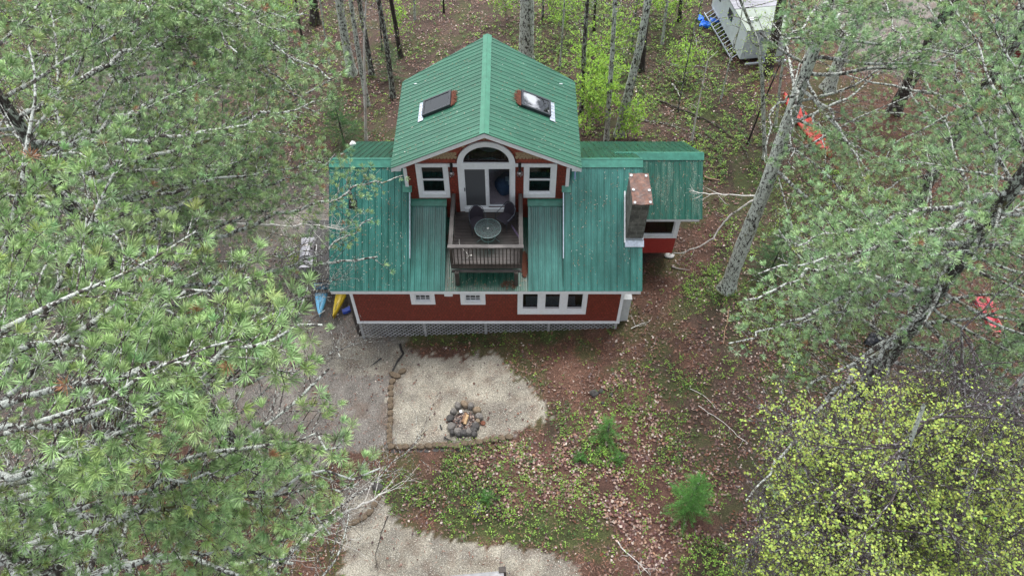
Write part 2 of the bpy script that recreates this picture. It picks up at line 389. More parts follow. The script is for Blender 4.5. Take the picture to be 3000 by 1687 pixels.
def window(outer, opening, y, name='window', sashes=1, muntins=None, d=.045, glass='glass', two=True, sill=True):
    """outer=(x0,x1,z0,z1) casing, opening likewise"""
    X0, X1, Z0, Z1 = outer; x0, x1, z0, z1 = opening
    mb = MB(); ya, yb = y - d, y - .001
    mb.box(X0, x0, ya, yb, Z0, Z1); mb.box(x1, X1, ya, yb, Z0, Z1); mb.box(x0, x1, ya, yb, z1, Z1); mb.box(x0, x1, ya, yb, Z0, z0)
    fr = hb(mb, name, M['white'])
    mb = MB(); t = .04
    mb.box(x0, x0+t, y+.0, y+.05, z0, z1); mb.box(x1-t, x1, y+.0, y+.05, z0, z1); mb.box(x0+t, x1-t, y, y+.05, z0, z0+t*1.3); mb.box(x0+t, x1-t, y, y+.05, z1-t, z1)
    if two:
        zm = (z0+z1)/2; mb.box(x0+t, x1-t, y-.004, y+.05, zm-.022, zm+.022)
    mb.build('sash', M['white'], fr)
    if muntins:
        mb = MB(); nx, nz = muntins
        for i in range(1, nx): xx = x0 + (x1-x0)*i/nx; mb.box(xx-.009, xx+.009, y+.01, y+.034, z0+t, z1-t)
        for j in range(1, nz):
            zz = z0 + (z1-z0)*j/nz
            if two and abs(zz-(z0+z1)/2) < .05: continue
            mb.box(x0+t, x1-t, y+.011, y+.033, zz-.009, zz+.009)
        mb.build('muntin', M['white'], fr)
    mb = MB(); mb.box(x0+.01, x1-.01, y+.056, y+.06, z0+.01, z1-.01); mb.build('pane', M[glass], fr)
    return fr
window((-3.655, -2.78, 2.28, 3.24), (-3.50, -2.93, 2.44, 3.16), FY, muntins=(3, 4), glass='glass')
window((-1.86, -.96, 2.27, 3.24), (-1.70, -1.12, 2.42, 3.16), FY, muntins=(3, 4), glass='glass')
# triple window in one casing
mb = MB(); y = FY; ya, yb = y - .05, y - .001
mb.box(.20, .35, ya, yb, 1.67, 3.25); mb.box(2.594, 2.72, ya, yb, 1.67, 3.25); mb.box(.97, 1.165, ya, yb, 1.83, 3.16); mb.box(1.767, 1.974, ya, yb, 1.83, 3.16)
mb.box(.35, 2.594, ya, yb, 1.67, 1.83); mb.box(.35, 2.594, ya, yb, 3.16, 3.25)
for (a, b) in ((.35, .97), (1.165, 1.767), (1.974, 2.594)): mb.box(a, b, ya+.01, yb, 1.83, 2.02) if False else None
tw = hb(mb, 'window', M['white'])
for (a, b) in ((.35, .97), (1.165, 1.767), (1.974, 2.594)):
    mb = MB(); mb.box(a, b, y-.035, y+.05, 1.83, 2.0); mb.box(a, a+.045, y-.03, y+.05, 2.0, 3.16); mb.box(b-.045, b, y-.03, y+.05, 2.0, 3.16); mb.box(a+.045, b-.045, y-.03, y+.05, 3.1, 3.16)
    mb.build('sash', M['white'], tw)
    mb = MB(); mb.box(a+.04, b-.04, y+.055, y+.06, 2.0, 3.1); mb.build('pane', M['glass'], tw)
mb = MB(); mb.box(.1, 2.75, FY - .5, FY - .499, 1.0, 1.001)
# pale table seen through the triple window
t_ = empty('indoor_table', (1.43, 16.86, 1.06), 0, 'pale blue table seen inside through the triple window', 'table')
mb = MB(); mb.box(-.92, .92, -.2, .2, .72, .78); mb.build('table_top', simple('pale_blue_top', (.6, .72, .82), .5, 0, .05), t_)
for sx in (-.85, .85):
    for sy in (-.16, .16): mb = MB(); mb.box(sx-.03, sx+.03, sy-.03, sy+.03, 0, .7); mb.build('leg', M['white'], t_)
# small vent box under the eave
mb = MB(); mb.box(-2.42, -2.12, FY - .09, FY - .001, 2.83, 3.0); hb(mb, 'vent_box', M['white'])

# --- lattice skirt with posts
mb = MB(); zb = lambda x: ground_z(x, 16.4) - .12
wd = .036
x = -6.9
while x < 5.0:
    for s in (1, -1):
        # diagonal slat from the bottom to the top of the skirt, clipped to the panel
        z0, z1 = -.2, 1.03; a = x; b = x + s * (z1 - z0)
        p0 = Vector((a, 0, z0)); p1 = Vector((b, 0, z1))
        # clip x
        lo, hi_ = -5.72, 3.93
        t0, t1 = 0.0, 1.0
        dx = b - a
        for lim, sg in ((lo, 1), (hi_, -1)):
            # keep sg*(x-lim) >= 0
            va = sg * (a - lim); vb = sg * (b - lim)
            if va < 0 and vb < 0: t1 = -1
            elif va < 0: t0 = max(t0, va / (va - vb))
            elif vb < 0: t1 = min(t1, va / (va - vb))
        if t1 - t0 > .03:
            q0, q1 = p0.lerp(p1, t0), p0.lerp(p1, t1)
            yy = FY + (.03 if s > 0 else .05)
            mb.beam((q0.x, yy, q0.z), (q1.x, yy, q1.z), .012, wd, up=(0, -1, 0)) if False else mb.obox(((q0.x+q1.x)/2, yy, (q0.z+q1.z)/2), (q1-q0)/2, (0, .006, 0), Vector((-(q1-q0).z, 0, (q1-q0).x)).normalized() * wd / 2)
    x += .19
hb(mb, 'lattice_skirt', M['lattice'])
for px in (-5.74, -3.32, -1.0, 1.4, 3.93):
    mb = MB(); mb.box(px-.05, px+.05, FY-.012, FY+.02, ground_z(px, 16.4)-.2, 1.035)
    hb(mb, 'skirt_post', M['lattice'])
mb = MB(); mb.box(-6.0, -5.86, 16.55, 16.69, -.3, 3.2); mb.box(-5.8, 4.0, 17.3, 17.4, -.2, .95); hb(mb, 'foundation_board', M['plank_dark'], split=True)
# white cabinet at the right corner
mb = MB(); mb.box(4.06, 4.42, 16.75, 17.4, .55, 2.05); mb.box(4.04, 4.44, 16.73, 17.42, 2.05, 2.08)
o = mb.build('utility_cabinet', simple('cream_panel', (.5, .52, .52), .6, 0, .1)); tag(o, 'pale grey metal utility cabinet standing against the right end wall', 'cabinet')

# --- main roofs
SV = Vector((0, 1, SL)).normalized(); LEN = (Vector((0, RYm - EY, RZm - EZ))).length
def yl(y): return (Vector((0, y - EY, SL * (y - EY)))).length
hrib('main_roof', (-6.40, EY, EZ), (1,0,0), SV, 6.40 - 3.66, C(0), C(LEN), M['roof_main'], house)
hrib('main_roof', (-3.655, EY, EZ), (1,0,0), SV, .085, C(0), C(yl(18.98)), M['roof_main'], house, pitch=.3, minors=0)
hrib('main_roof', (1.965, EY, EZ), (1,0,0), SV, 4.562 - 1.965, C(0), C(LEN), M['roof_main'], house)
hrib('main_roof', (1.80, EY, EZ), (1,0,0), SV, .165, C(0), C(yl(18.98)), M['roof_main'], house, pitch=.3, minors=0)
# strips either side of the balcony
SS = (4.90 - 3.43) / 2.9; SVs = Vector((0, 1, SS)).normalized(); Ls = Vector((0, 2.9, 2.9*SS)).length
for x0, wd_ in ((-3.565, 1.215), (.575, 1.215)):
    hrib('strip_roof', (x0, EY - .01, EZ + .012), (1,0,0), SVs, wd_, C(0), C(Ls - .02), M['roof_main'], house)
    mb = MB(); zt = EZ + .012 + SS * 2.9
    mb.obox((x0 + wd_/2, UY - .1, zt + .0), (wd_/2 + .02, 0, 0), (0, .09, .09*SS), (0, -.004, .012)); mb.box(x0 - .02, x0 + wd_ + .02, UY - .014, UY - .002, zt, zt + .14)
    hb(mb, 'roof_flashing', M['flash'])
SC = (4.08 - 3.40) / 2.9; SVc = Vector((0, 1, SC)).normalized()
hrib('center_roof', (-2.35, EY + .0, EZ - .008), (1,0,0), SVc, 2.925, C(0), C(Vector((0,2.9,2.9*SC)).length - .02), M['roof_center'], house)
# cheek walls between the roof planes
def cheek(x0, x1, lowS, lowz, hiS, hiz, m, name='cheek_wall'):
    mb = MB(); pts = [(x0, EY + .05, lowz + lowS*.05), (x0, UY - .02, lowz + lowS*2.88), (x0, UY - .02, hiz + hiS*2.88 - .03), (x0, EY + .05, hiz + hiS*.05 - .03)]
    mb.prism(pts, (x1 - x0, 0, 0)); return hb(mb, name, m)
cheek(-2.375, -2.353, SC, EZ - .03, SS, EZ + .014, M['flash']); cheek(.578, .60, SC, EZ - .03, SS, EZ + .014, M['flash'])
cheek(-3.60, -3.573, SS, EZ - .02, SL, EZ + .0, M['flash']); cheek(1.80, 1.822, SS, EZ - .02, SL, EZ + .0, M['flash'])
for xx in (-3.572, 1.798):
    mb = MB(); mb.beam((xx, 17.0, main_z(17.0) + .012), (xx, 18.96, main_z(18.96) + .012), .03, .02); hb(mb, 'edge_trim', M['galv'])
# pieces of flashing at the feet of the corner boards
for x0, x1 in ((-3.82, -3.50), (1.74, 2.07)):
    mb = MB(); yc = 18.92; mb.obox(((x0+x1)/2, yc, main_z(yc) + .03), ((x1-x0)/2, 0, 0), SV * .13, Vector((0, -SL, 1)).normalized() * .006)
    hb(mb, 'corner_flashing', M['flash'])
# litter of pine needles lying in the right valley and beside the left rail
# back plane
SB = (6.215 - 3.39) / (23.84 - 19.73); SVb = Vector((0, -1, SB)).normalized(); Lb = Vector((0, 4.11, 2.825)).length
hrib('rear_roof', (4.562, 23.84, 3.39), (-1,0,0), SVb, 4.562 + 6.38, C(0), C(Lb), M['roof_center'], house)
La = Vector((0, 23.84 - 21.05, 5.29 - 3.37)).length
hrib('addition_rear_roof', (7.08, 23.84, 3.385), (-1,0,0), SVb, 7.08 - 4.566, C(0), C(La), M['roof_center'], house)
# ridge caps
mb = MB()
for (xa, xb) in ((-6.40, -3.70), (1.98, 4.575)):
    mb.obox(((xa+xb)/2, RYm - .11, RZm - .085 + .03), ((xb-xa)/2, 0, 0), SV * .15, Vector((0, -SL, 1)).normalized() * .007)
    mb.obox(((xa+xb)/2, RYm + .11, RZm - .075 + .03), ((xb-xa)/2, 0, 0), Vector((0, 1, -SB)).normalized() * .15, Vector((0, SB, 1)).normalized() * .007)
hb(mb, 'ridge_cap', M['flash'], split=True)
mb = MB(); mb.tube([(2.18, 19.05, 5.95), (2.2, 19.55, 6.4)], .025, 8); hb(mb, 'pole', simple('blue_grey_pole', (.16, .2, .36), .4))
# --- addition on the right
SA = (5.29 - 3.73) / (21.05 - 19.2); SVa = Vector((0, 1, SA)).normalized(); LA = Vector((0, 1.85, 1.56)).length
hrib('addition_roof', (4.45, 19.2, 3.73), (1,0,0), SVa, 2.62, C(0), C(LA), M['roof_speck'], house)
mb = MB()
mb.obox((5.8, 20.95, 5.24), (1.3, 0, 0), SVa * .13, Vector((0, -SA, 1)).normalized() * .007); mb.obox((5.45, 21.16, 5.25), (1.65, 0, 0), Vector((0, 1, -SB)).normalized() * .13, Vector((0, SB, 1)).normalized() * .007)
hb(mb, 'ridge_cap', M['flash'], split=True)
mb = MB(); mb.box(4.56, 6.98, 19.23, 19.26, 3.58, 3.70); hb(mb, 'fascia', M['white'])
AW = 19.5
mb = MB(); mb.box(4.1, 6.36, AW + .0, AW + .08, 1.45, 2.45); mb.box(4.0, 4.75, AW, AW + .08, 2.45, 3.55)
for i in range(9): xx = 4.2 + i * .25; mb.box(xx - .008, xx + .008, AW - .006, AW - .0005, 1.46, 2.38)
hb(mb, 'addition_wall', M['red_panel'])
mb = MB(); mb.box(6.28, 6.36, AW + .08, 23.3, 1.45, 3.5); mb.box(4.1, 6.28, 23.2, 23.3, 1.45, 3.3); mb.box(4.1, 6.28, AW + .09, 23.19, 1.42, 1.5); hb(mb, 'addition_side_wall', M['red_panel'])
window((4.62, 6.37, 2.38, 3.56), (4.86, 6.2, 2.52, 3.5), AW, two=False, glass='glass')
for px, py in ((4.6, 20.2), (6.0, 20.2), (6.0, 22.6)):
    mb = MB(); mb.box(px-.1, px+.1, py-.1, py+.1, ground_z(px, py)-.1, 1.42); hb(mb, 'pier', M['block'])

# --- chimney
mb = MB(); mb.box(3.98, 4.56, 17.5, 18.75, 3.6, 6.32); ch = hb(mb, 'chimney', M['block'])
mb = MB(); mb.box(3.93, 3.975, 17.42, 18.85, 0, 0) if False else None
mb = MB(); c_ = [(3.93, 17.44), (3.93, 18.84)]
mb.beam((3.935, 17.42, main_z(17.42) + .05), (3.935, 18.84, main_z(18.84) + .05), .035, .13); mb.build('side_flashing', M['white'], ch)
mb = MB(); mb.obox((4.28, 17.40, main_z(17.40) + .035), (.33, 0, 0), SV * .12, Vector((0, -SL, 1)).normalized() * .01); mb.box(3.97, 4.58, 17.47, 17.497, main_z(17.47), main_z(17.47) + .15); mb.build('front_flashing', M['galv'], ch)
mb = MB()
for bx in (4.03, 4.47):
    for by in (17.55, 18.1, 18.62): mb.box(bx, bx + .07, by, by + .09, 6.32, 6.52)
mb.box(4.16, 4.38, 17.62, 17.9, 6.32, 6.40); 
for (v0, f0), (v1, f1) in zip(mb.cut, mb.cut[1:] + [(len(mb.v), len(mb.f))]): MB().add(mb.v[v0:v1], [tuple(i - v0 for i in f) for f in mb.f[f0:f1]]).build('cap_support' if v1 < len(mb.v) else 'flue', M['block'], ch)
vs = []; fs = []; nx, ny = 5, 9
mb = MB()
for i in range(nx+1):
    for j in range(ny+1): vs.append((3.95 + .67*i/nx, 17.28 + 1.46*j/ny, 6.54 + .012*math.sin(i*2.1 + j*.9)))
for i in range(nx):
    for j in range(ny): a = i*(ny+1)+j; fs.append((a, a+ny+1, a+ny+2, a+1))
mb.add(vs, fs); cp = mb.build('chimney_cap', M['rust'], ch); sm = cp.modifiers.new('t', 'SOLIDIFY'); sm.thickness = .012
mb = MB()
for (bx, by) in ((4.02, 17.36), (4.53, 17.38), (4.03, 17.95), (4.55, 17.92), (4.02, 18.62), (4.52, 18.6)):
    pts = [(bx + (.045 + .015*rnd.random()) * math.cos(a), by + (.05 + .02*rnd.random()) * math.sin(a), 6.553) for a in [k*math.pi/4 for k in range(8)]]
    mb.prism(pts, (0, 0, .014))
dab = simple('mortar_dab', (.4, .42, .43), .8, 0, .4, 20)
for (v0, f0), (v1, f1) in zip(mb.cut, mb.cut[1:] + [(len(mb.v), len(mb.f))]): MB().add(mb.v[v0:v1], [tuple(i - v0 for i in f) for f in mb.f[f0:f1]]).build('mortar_dab', dab, ch)

# --- vent stack on the left roof
vs_ = None
mb = MB(); vx, vy = -5.56, 18.5; mb.tube([(vx, vy, main_z(vy) - .05), (vx - .01, vy + .02, main_z(vy) + .55)], .055, 12); st = hb(mb, 'vent_stack', M['black'])
mb = MB(); mb.tube([(vx, vy, main_z(vy) + .13), (vx, vy, main_z(vy) + .17)], .066, 12); mb.build('clamp_band', M['galv'], st)
mb = MB(); mb.obox((vx, vy, main_z(vy) + .02), (.14, 0, 0), SV * .15, Vector((0, -SL, 1)).normalized() * .012); mb.tube([(vx, vy, main_z(vy)), (vx, vy, main_z(vy) + .13)], [.11, .06], 12); mb.build('rubber_boot', M['black'], st)

# --- upper storey
RX, RZ, EZu, XL, XR = -.885, 8.43, 6.91, -4.05, 2.33
def gz_(x): return RZ - .12 - (RZ - EZu) / (XR - RX) * abs(x - RX) if x > RX else RZ - .12 - (RZ - EZu) / (RX - XL) * abs(x - RX)
acx, arz = -.875, 6.80
def arc(x, r=.82, ry=.75):
    d = max(0, 1 - ((x - acx) / r) ** 2); return arz + ry * math.sqrt(d)
up_holes = [(-3.13, -2.33, 5.33, C(6.6)), (.56, 1.36, 5.33, C(6.6))]
class _H: pass
def up_wall():
    holes = list(up_holes)
    # door opening and arch opening share columns: cut them as two holes, lower first
    xs = sorted({-3.68, 1.96, -3.13, -2.33, .56, 1.36, -1.69, -.05} | {-3.68 + 5.64 * i / 94 for i in range(95)}); mb = MB()
    for a, b in zip(xs[:-1], xs[1:]):
        m_ = (a + b) / 2
        segs = [(C(3.9), gz_)]
        if -3.13 <= m_ <= -2.33 or .56 <= m_ <= 1.36: segs = [(C(3.9), C(5.33)), (C(6.6), gz_)]
        elif -1.69 <= m_ <= -.05:
            segs = [(C(3.9), C(4.52)), (C(6.52), C(6.8)), (arc, gz_)]
        for s0, s1 in segs:
            for yy, fl in ((UY, 0), (UY + .12, 1)):
                q = [(a, yy, s0(a)), (b, yy, s0(b)), (b, yy, s1(b)), (a, yy, s1(a))]
                mb.add(q, [(0,1,2,3)] if not fl else [(3,2,1,0)])
    hb(mb, 'upper_wall', M['shingle'])
up_wall()
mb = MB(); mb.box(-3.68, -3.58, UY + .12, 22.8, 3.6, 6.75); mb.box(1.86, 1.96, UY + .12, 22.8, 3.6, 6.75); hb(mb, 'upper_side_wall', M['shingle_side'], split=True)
mb = MB(); mb.prism([(-3.58, 22.7, 3.6), (1.86, 22.7, 3.6), (1.86, 22.7, gz_(1.86)), (RX, 22.7, gz_(RX)), (-3.58, 22.7, gz_(-3.58))], (0, .1, 0)); hb(mb, 'upper_rear_wall', M['shingle'])
mb = MB(); mb.box(-3.58, 1.86, UY + .13, 22.69, 4.36, 4.42); hb(mb, 'room_floor', M['carpet'])
mb = MB(); mb.box(-3.57, -3.55, UY+.14, 22.68, 4.43, 6.7); mb.box(1.83, 1.85, UY+.14, 22.68, 4.43, 6.7); mb.box(-3.55, 1.83, 22.66, 22.68, 4.43, 7.2); hb(mb, 'room_lining', M['white'], split=True)
window((-3.285, -2.18, 5.13, 6.75), (-3.13, -2.33, 5.33, 6.6), UY, glass='dark_glass')
window((.405, 1.53, 5.13, 6.75), (.56, 1.36, 5.33, 6.6), UY, glass='dark_glass')
mb = MB(); mb.box(-2.18, -1.86, UY - .03, UY - .001, 6.6, 6.75); mb.box(.11, .405, UY - .03, UY - .001, 6.6, 6.75); hb(mb, 'head_trim', M['white'], split=True)
# sliding door
mb = MB(); ya, yb = UY - .05, UY - .001
mb.box(-1.86, -1.69, ya, yb, 4.43, 6.75); mb.box(-.05, .11, ya, yb, 4.43, 6.75); mb.box(-1.69, -.05, ya, yb, 6.53, 6.75); mb.box(-1.69, -.05, ya - .03, yb, 4.43, 4.60)
dr = hb(mb, 'sliding_door', M['white'])
mb = MB(); mb.box(-1.69, -1.63, UY-.02, UY+.04, 4.60, 6.53); mb.box(-.93, -.84, UY-.02, UY+.04, 4.60, 6.53); mb.box(-1.63, -.93, UY-.02, UY+.04, 4.60, 4.68); mb.box(-1.63, -.93, UY-.02, UY+.04, 6.48, 6.53); mb.build('door_leaf', M['white'], dr)
mb = MB(); mb.box(-.84, -.80, UY+.045, UY+.08, 4.60, 6.53); mb.box(-.09, -.05, UY+.045, UY+.08, 4.60, 6.53); mb.box(-.80, -.09, UY+.045, UY+.08, 4.60, 4.66); mb.box(-.80, -.09, UY+.045, UY+.08, 6.48, 6.53); mb.build('door_leaf', M['white'], dr)
mb = MB(); mb.box(-1.63, -.93, UY+.008, UY+.012, 4.68, 6.48); mb.build('insect_screen', M['screen'], dr)
mb = MB(); mb.box(-1.63, -.80, UY+.06, UY+.064, 4.62, 6.5); mb.box(-.80, -.09, UY+.062, UY+.066, 4.66, 6.48); mb.build('pane', M['door_glass'], dr)
mb = MB(); mb.box(-1.672, -1.645, UY-.05, UY-.02, 5.45, 5.6); mb.build('handle', M['black'], dr)
# arched window
mb = MB(); n = 28
for i in range(n):
    a0, a1 = math.pi*i/n, math.pi*(i+1)/n
    q = []
    for a, r, rz_ in ((a0, .985, .985), (a1, .985, .985), (a1, .82, .75), (a0, .82, .75)):
        z = (6.75 if r > .9 else 6.80) + rz_ * math.sin(a); q.append((acx + r*math.cos(a), UY - .06, z))
    mb.prism(q[::-1], (0, .058, 0))
mb.box(acx - .985, acx + .985, UY - .055, UY - .0015, 6.752, 6.80)
aw = hb(mb, 'arched_window', M['white'])
mb = MB()
for i in range(n):
    a0, a1 = math.pi*i/n, math.pi*(i+1)/n; q = []
    for a, r, rz_ in ((a0, .82, .75), (a1, .82, .75), (a1, .775, .7), (a0, .775, .7)): q.append((acx + r*math.cos(a), UY - .03, 6.80 + rz_*math.sin(a)))
    mb.prism(q[::-1], (0, .06, 0))
mb.build('sash', M['white'], aw)
mb = MB(); pts = [(acx + .8*math.cos(math.pi*i/n), UY + .03, 6.8 + .73*math.sin(math.pi*i/n)) for i in range(n+1)]; mb.prism(pts, (0, .005, 0)); mb.build('pane', M['glass'], aw)
# oval mirror and trinkets on the shelf behind the arch
mb = MB(); mb.box(-1.75, 0, UY + .13, UY + .62, 6.72, 6.77); hb(mb, 'inner_shelf', M['inside'])
mb = MB(); mb.prism([(-.78 + .4*math.cos(a), UY + .52 + .06*math.sin(a), 7.13 + .30*math.sin(a)) for a in [2*math.pi*k/24 for k in range(24)]], (0, .02, -.005))
o = mb.build('oval_mirror', simple('dull_mirror', (.3, .36, .38), .3, .4, .2, 3)); tag(o, 'grey oval mirror standing behind the arched window', 'mirror')
mb = MB(); mb.tube([(-1.5, UY+.25, 6.772), (-1.5, UY+.25, 6.86), (-1.5, UY+.25, 6.9)], [.045, .04, .015], 10); o = mb.build('candle_jar', simple('green_glass_jar', (.14, .22, .2), .3)); tag(o, 'little green jar on the shelf left inside the arch', 'jar')
mb = MB(); mb.tube([(-.23, UY+.25, 6.772), (-.23, UY+.25, 6.82), (-.22, UY+.25, 6.9), (-.24, UY+.24, 6.95), (-.22, UY+.25, 7.0)], [.035, .02, .035, .02, .028], 8); mb.tube([(-.23, UY+.25, 6.88), (-.16, UY+.25, 6.94)], .012, 6); o = mb.build('figurine', simple('pale_clay', (.5, .4, .32), .6)); tag(o, 'small pale figurine on the shelf right inside the arch', 'figurine')
# fish-scale shingle bands
def scales(name, rows, m, keep, y=UY - .012, w_=.115, h_=.17):
    mb = MB(); k = 0
    for ri, z in enumerate(rows):
        x = -3.4 + (ri % 2) * w_/2
        while x < 1.7:
            if keep(x, z):
                pts = [(x - w_*.46, y - .004*ri, z + h_*.75), (x - w_*.46, y - .004*ri, z + h_*.2), (x - w_*.2, y - .004*ri, z), (x + w_*.2, y - .004*ri, z), (x + w_*.46, y - .004*ri, z + h_*.2), (x + w_*.46, y - .004*ri, z + h_*.75)]
                tl = rnd.uniform(-.006, .006); pts = [(a + tl*(c < z + .05), b - (.008 if c < z + .05 else 0), c) for a, b, c in pts]
                mb.prism(pts, (0, .01, 0))
            x += w_
    return hb(mb, name, m)
def above_arc(x, z): return ((x - acx)/1.06)**2 + ((z + .03 - 6.75)/1.06)**2 > 1 or z < 6.74
def under_gable(x, z): return z + .16 < gz_(x) - .02
rowsR = [7.62 - .085*i for i in range(10)]
scales('scalloped_shingles', [7.44, 7.36, 7.28, 7.20, 6.86, 6.80], M['red_fish'], lambda x, z: above_arc(x, z) and under_gable(x, z))
scales('tan_shingle_band', [7.14, 7.06, 6.98], M['tan_shingle'], lambda x, z: above_arc(x, z) and under_gable(x, z), y=UY - .03)
scales('tan_shingle_peak', [8.06, 7.98, 7.9, 7.82, 7.74, 7.66, 7.58, 7.5], M['tan_shingle'], lambda x, z: above_arc(x, z) and z + .12 < gz_(x) - .03 and abs(x - RX) < .75, y=UY - .02)
for x0, x1 in ((-3.72, -3.6), (1.86, 1.98)):
    mb = MB(); mb.box(x0, x1, UY - .03, UY - .001, 5.52, 6.55); mb.box(*((-3.72, -3.682) if x0 < 0 else (1.962, 1.98)), UY, UY + .12, 5.6, 6.55); hb(mb, 'corner_board', M['white'])
# upper roof
Lsl_L = Vector((RX - XL, 0, RZ - EZu)); Lsl_R = Vector((XR - RX, 0, RZ - EZu))
PITCH = .2; Y0, Y1 = 18.6, 23.17
def backfn(L):  # the ridge runs a little farther back than the eaves
    return
def upper_plane(side):
    # ribs run from ridge to eave; sheet coordinates: u along y, v from eave to ridge
    P = Vector((XL if side < 0 else XR, Y0, EZu)); D = (Vector((RX, 0, RZ)) - Vector((P.x, 0, EZu))); Ld = D.length; D.normalize()
    ext = .68
    prof = [(0, 0)]; u = .1
    W = Y1 - Y0 + ext
    while u < W:
        for (du, h) in [(-.017, 0), (-.008, .017), (.008, .017), (.017, 0)]: prof.append((u + du, h))
        for (du, h) in [(.09, 0), (.1, .004), (.11, 0)]: prof.append((u + du, h))
        u += PITCH
    prof = [p for p in prof if p[0] <= W]; prof.append((W, 0)); prof.sort()
    N = Vector((-D.z, 0, D.x)) if side < 0 else Vector((D.z * 1, 0, -D.x)) ; N = N if N.z > 0 else -N
    mb = MB(); vs = []
    def low(u):  # where the sheet starts (v) for the prow behind the eave end
        over = max(0, u - (Y1 - Y0)); return Ld * over / ext
    for k in range(2):
        for (u, h) in prof:
            v = low(u) if k == 0 else Ld; vs.append(P + Vector((0, u, 0)) + D * v + N * h)
    for k in range(2):
        for (u, h) in prof:
            v = low(u) if k == 0 else Ld; vs.append(P + Vector((0, u, 0)) + D * v - N * .03)
    n = len(prof); fs = []
    for i in range(n-1):
        fs += [(i, i+1, n+i+1, n+i), (2*n+i+1, 2*n+i, 3*n+i, 3*n+i+1), (i, 2*n+i, 2*n+i+1, i+1), (n+i+1, 3*n+i+1, 3*n+i, n+i)]
    fs += [(0, n, 3*n, 2*n)]
    mb.add(vs, fs); return hb(mb, 'upper_roof', M['roof_up'])
upper_plane(-1); upper_plane(1)
mb = MB()
for sgn, X in ((-1, XL), (1, XR)):
    D = (Vector((X, 0, EZu)) - Vector((RX, 0, RZ))).normalized()
    N = Vector((-D.z*sgn, 0, D.x*sgn)); N = N if N.z > 0 else -N
    c = Vector((RX, (18.57 + 23.87)/2, RZ + .02)) + D*.075 + N*.012
    mb.obox(c, D*.08, (0, (23.87-18.57)/2, 0), N*.006)
    c2 = Vector((RX, (18.57 + 23.87)/2, RZ + .02)) + D*.15 + N*.008; mb.obox(c2, D*.012, (0, (23.87-18.57)/2, 0), N*.012)
hb(mb, 'upper_ridge_cap', simple('light_green_cap', (.048, .185, .12), .4, 0, .15, 4))
# rake boards + soffit
for sgn, X in ((-1, XL), (1, XR)):
    mb = MB(); D = (Vector((X, 0, EZu)) - Vector((RX, 0, RZ)))
    a = Vector((RX, 18.62, RZ - .035)); b = a + D * 1.0
    mb.prism([a, b, b + Vector((0, 0, -.17)), a + Vector((0, 0, -.19))], (0, .035, 0)); hb(mb, 'rake_board', M['white'])
    mb = MB(); mb.prism([a + Vector((0, .036, -.1)), b + Vector((0, .036, -.1)), b + Vector((0, .036, -.14)), a + Vector((0, .036, -.14))], (0, .35, 0)); hb(mb, 'rake_soffit', M['soffit'])
    # eave boxing down the side
    xe = X + (.02 if sgn < 0 else -.02)
    mb = MB(); mb.box(min(xe, xe - sgn*.3), max(xe, xe - sgn*.3), 18.66, 23.1, EZu - .21, EZu - .12) if True else None; hb(mb, 'eave_soffit', M['white'])
# skylights
def skylight(side, x_in, x_out, y0, y1, hazy):
    X = XL if side < 0 else XR
    def zr(x): return RZ - (RZ - EZu) / abs(X - RX) * abs(x - RX)
    D = Vector((x_out - x_in, 0, zr(x_out) - zr(x_in))); Ld = D.length; D.normalize(); N = Vector((-D.z, 0, D.x)); N = N if N.z > 0 else -N
    A = Vector((x_in, y0, zr(x_in))); h = .12; t = .07
    c = A + D*Ld/2 + Vector((0, (y1-y0)/2, 0)); Yv = Vector((0, 1, 0)); hy = (y1-y0)/2
    mb = MB()
    mb.obox(c - D*(Ld/2 - t/2) + N*h/2, D*(t/2), Yv*hy, N*h/2); mb.obox(c + D*(Ld/2 - t/2) + N*h/2, D*(t/2), Yv*hy, N*h/2)
    mb.obox(c - Yv*(hy - t/2) + N*h/2, D*(Ld/2 - t), Yv*(t/2), N*h/2); mb.obox(c + Yv*(hy - t/2) + N*h/2, D*(Ld/2 - t), Yv*(t/2), N*h/2)
    o = hb(mb, 'skylight', M['frame_dark'])
    mb = MB(); mb.obox(c + N*(h - .02), D*(Ld/2 - t), Yv*(hy - t), N*.004); mb.build('pane', hazy, o)
    mb = MB(); mb.obox(c + N*.03, D*(Ld/2 - t), Yv*(hy - t), N*.004); mb.build('dark_well_sheet', simple('skylight_well', (.035, .028, .018), .6, 0, .5, 2), o)  # dark sheet standing in for the unlit well under the pane
    mb = MB(); mb.obox(A + D*(Ld + .09) + Vector((0, hy - .06, 0)) + N*.026, D*.1, Yv*(hy + .07), N*.004)
    for k in range(7): mb.obox(A + D*(Ld + .09) + Vector((0, hy - .06 + (k-3)*.16, 0)) + N*.032, D*.1, Yv*.012, N*.008)
    mb.build('apron_flashing', M['galv'], o)
    # needles gathered above the frame
    nl = 700; P = []; 
    Fc = []; V = []
    for i in range(nl):
        q = rnd.random(); yy = y0 + .03 + (y1 - y0 - .06) * rnd.random(); dd = -abs(rnd.gauss(0, .1)) * (1 - .5*abs(yy - (y0+y1)/2)/(hy)) - .0
        p = A + Vector((0, yy - y0, 0)) + D*dd + N*(.02 + .05*rnd.random())
        a = rnd.uniform(0, 6.28); d = (D*math.cos(a) + Yv*math.sin(a)) * rnd.uniform(.03, .06); s = (N.cross(d)).normalized() * .006
        k = len(V); V += [p - d - s, p - d + s, p + d + s, p + d - s]; Fc.append((k, k+1, k+2, k+3))
    mesh_np('needle_heap', [tuple(v) for v in V], Fc, M['litter'], o)
    return o
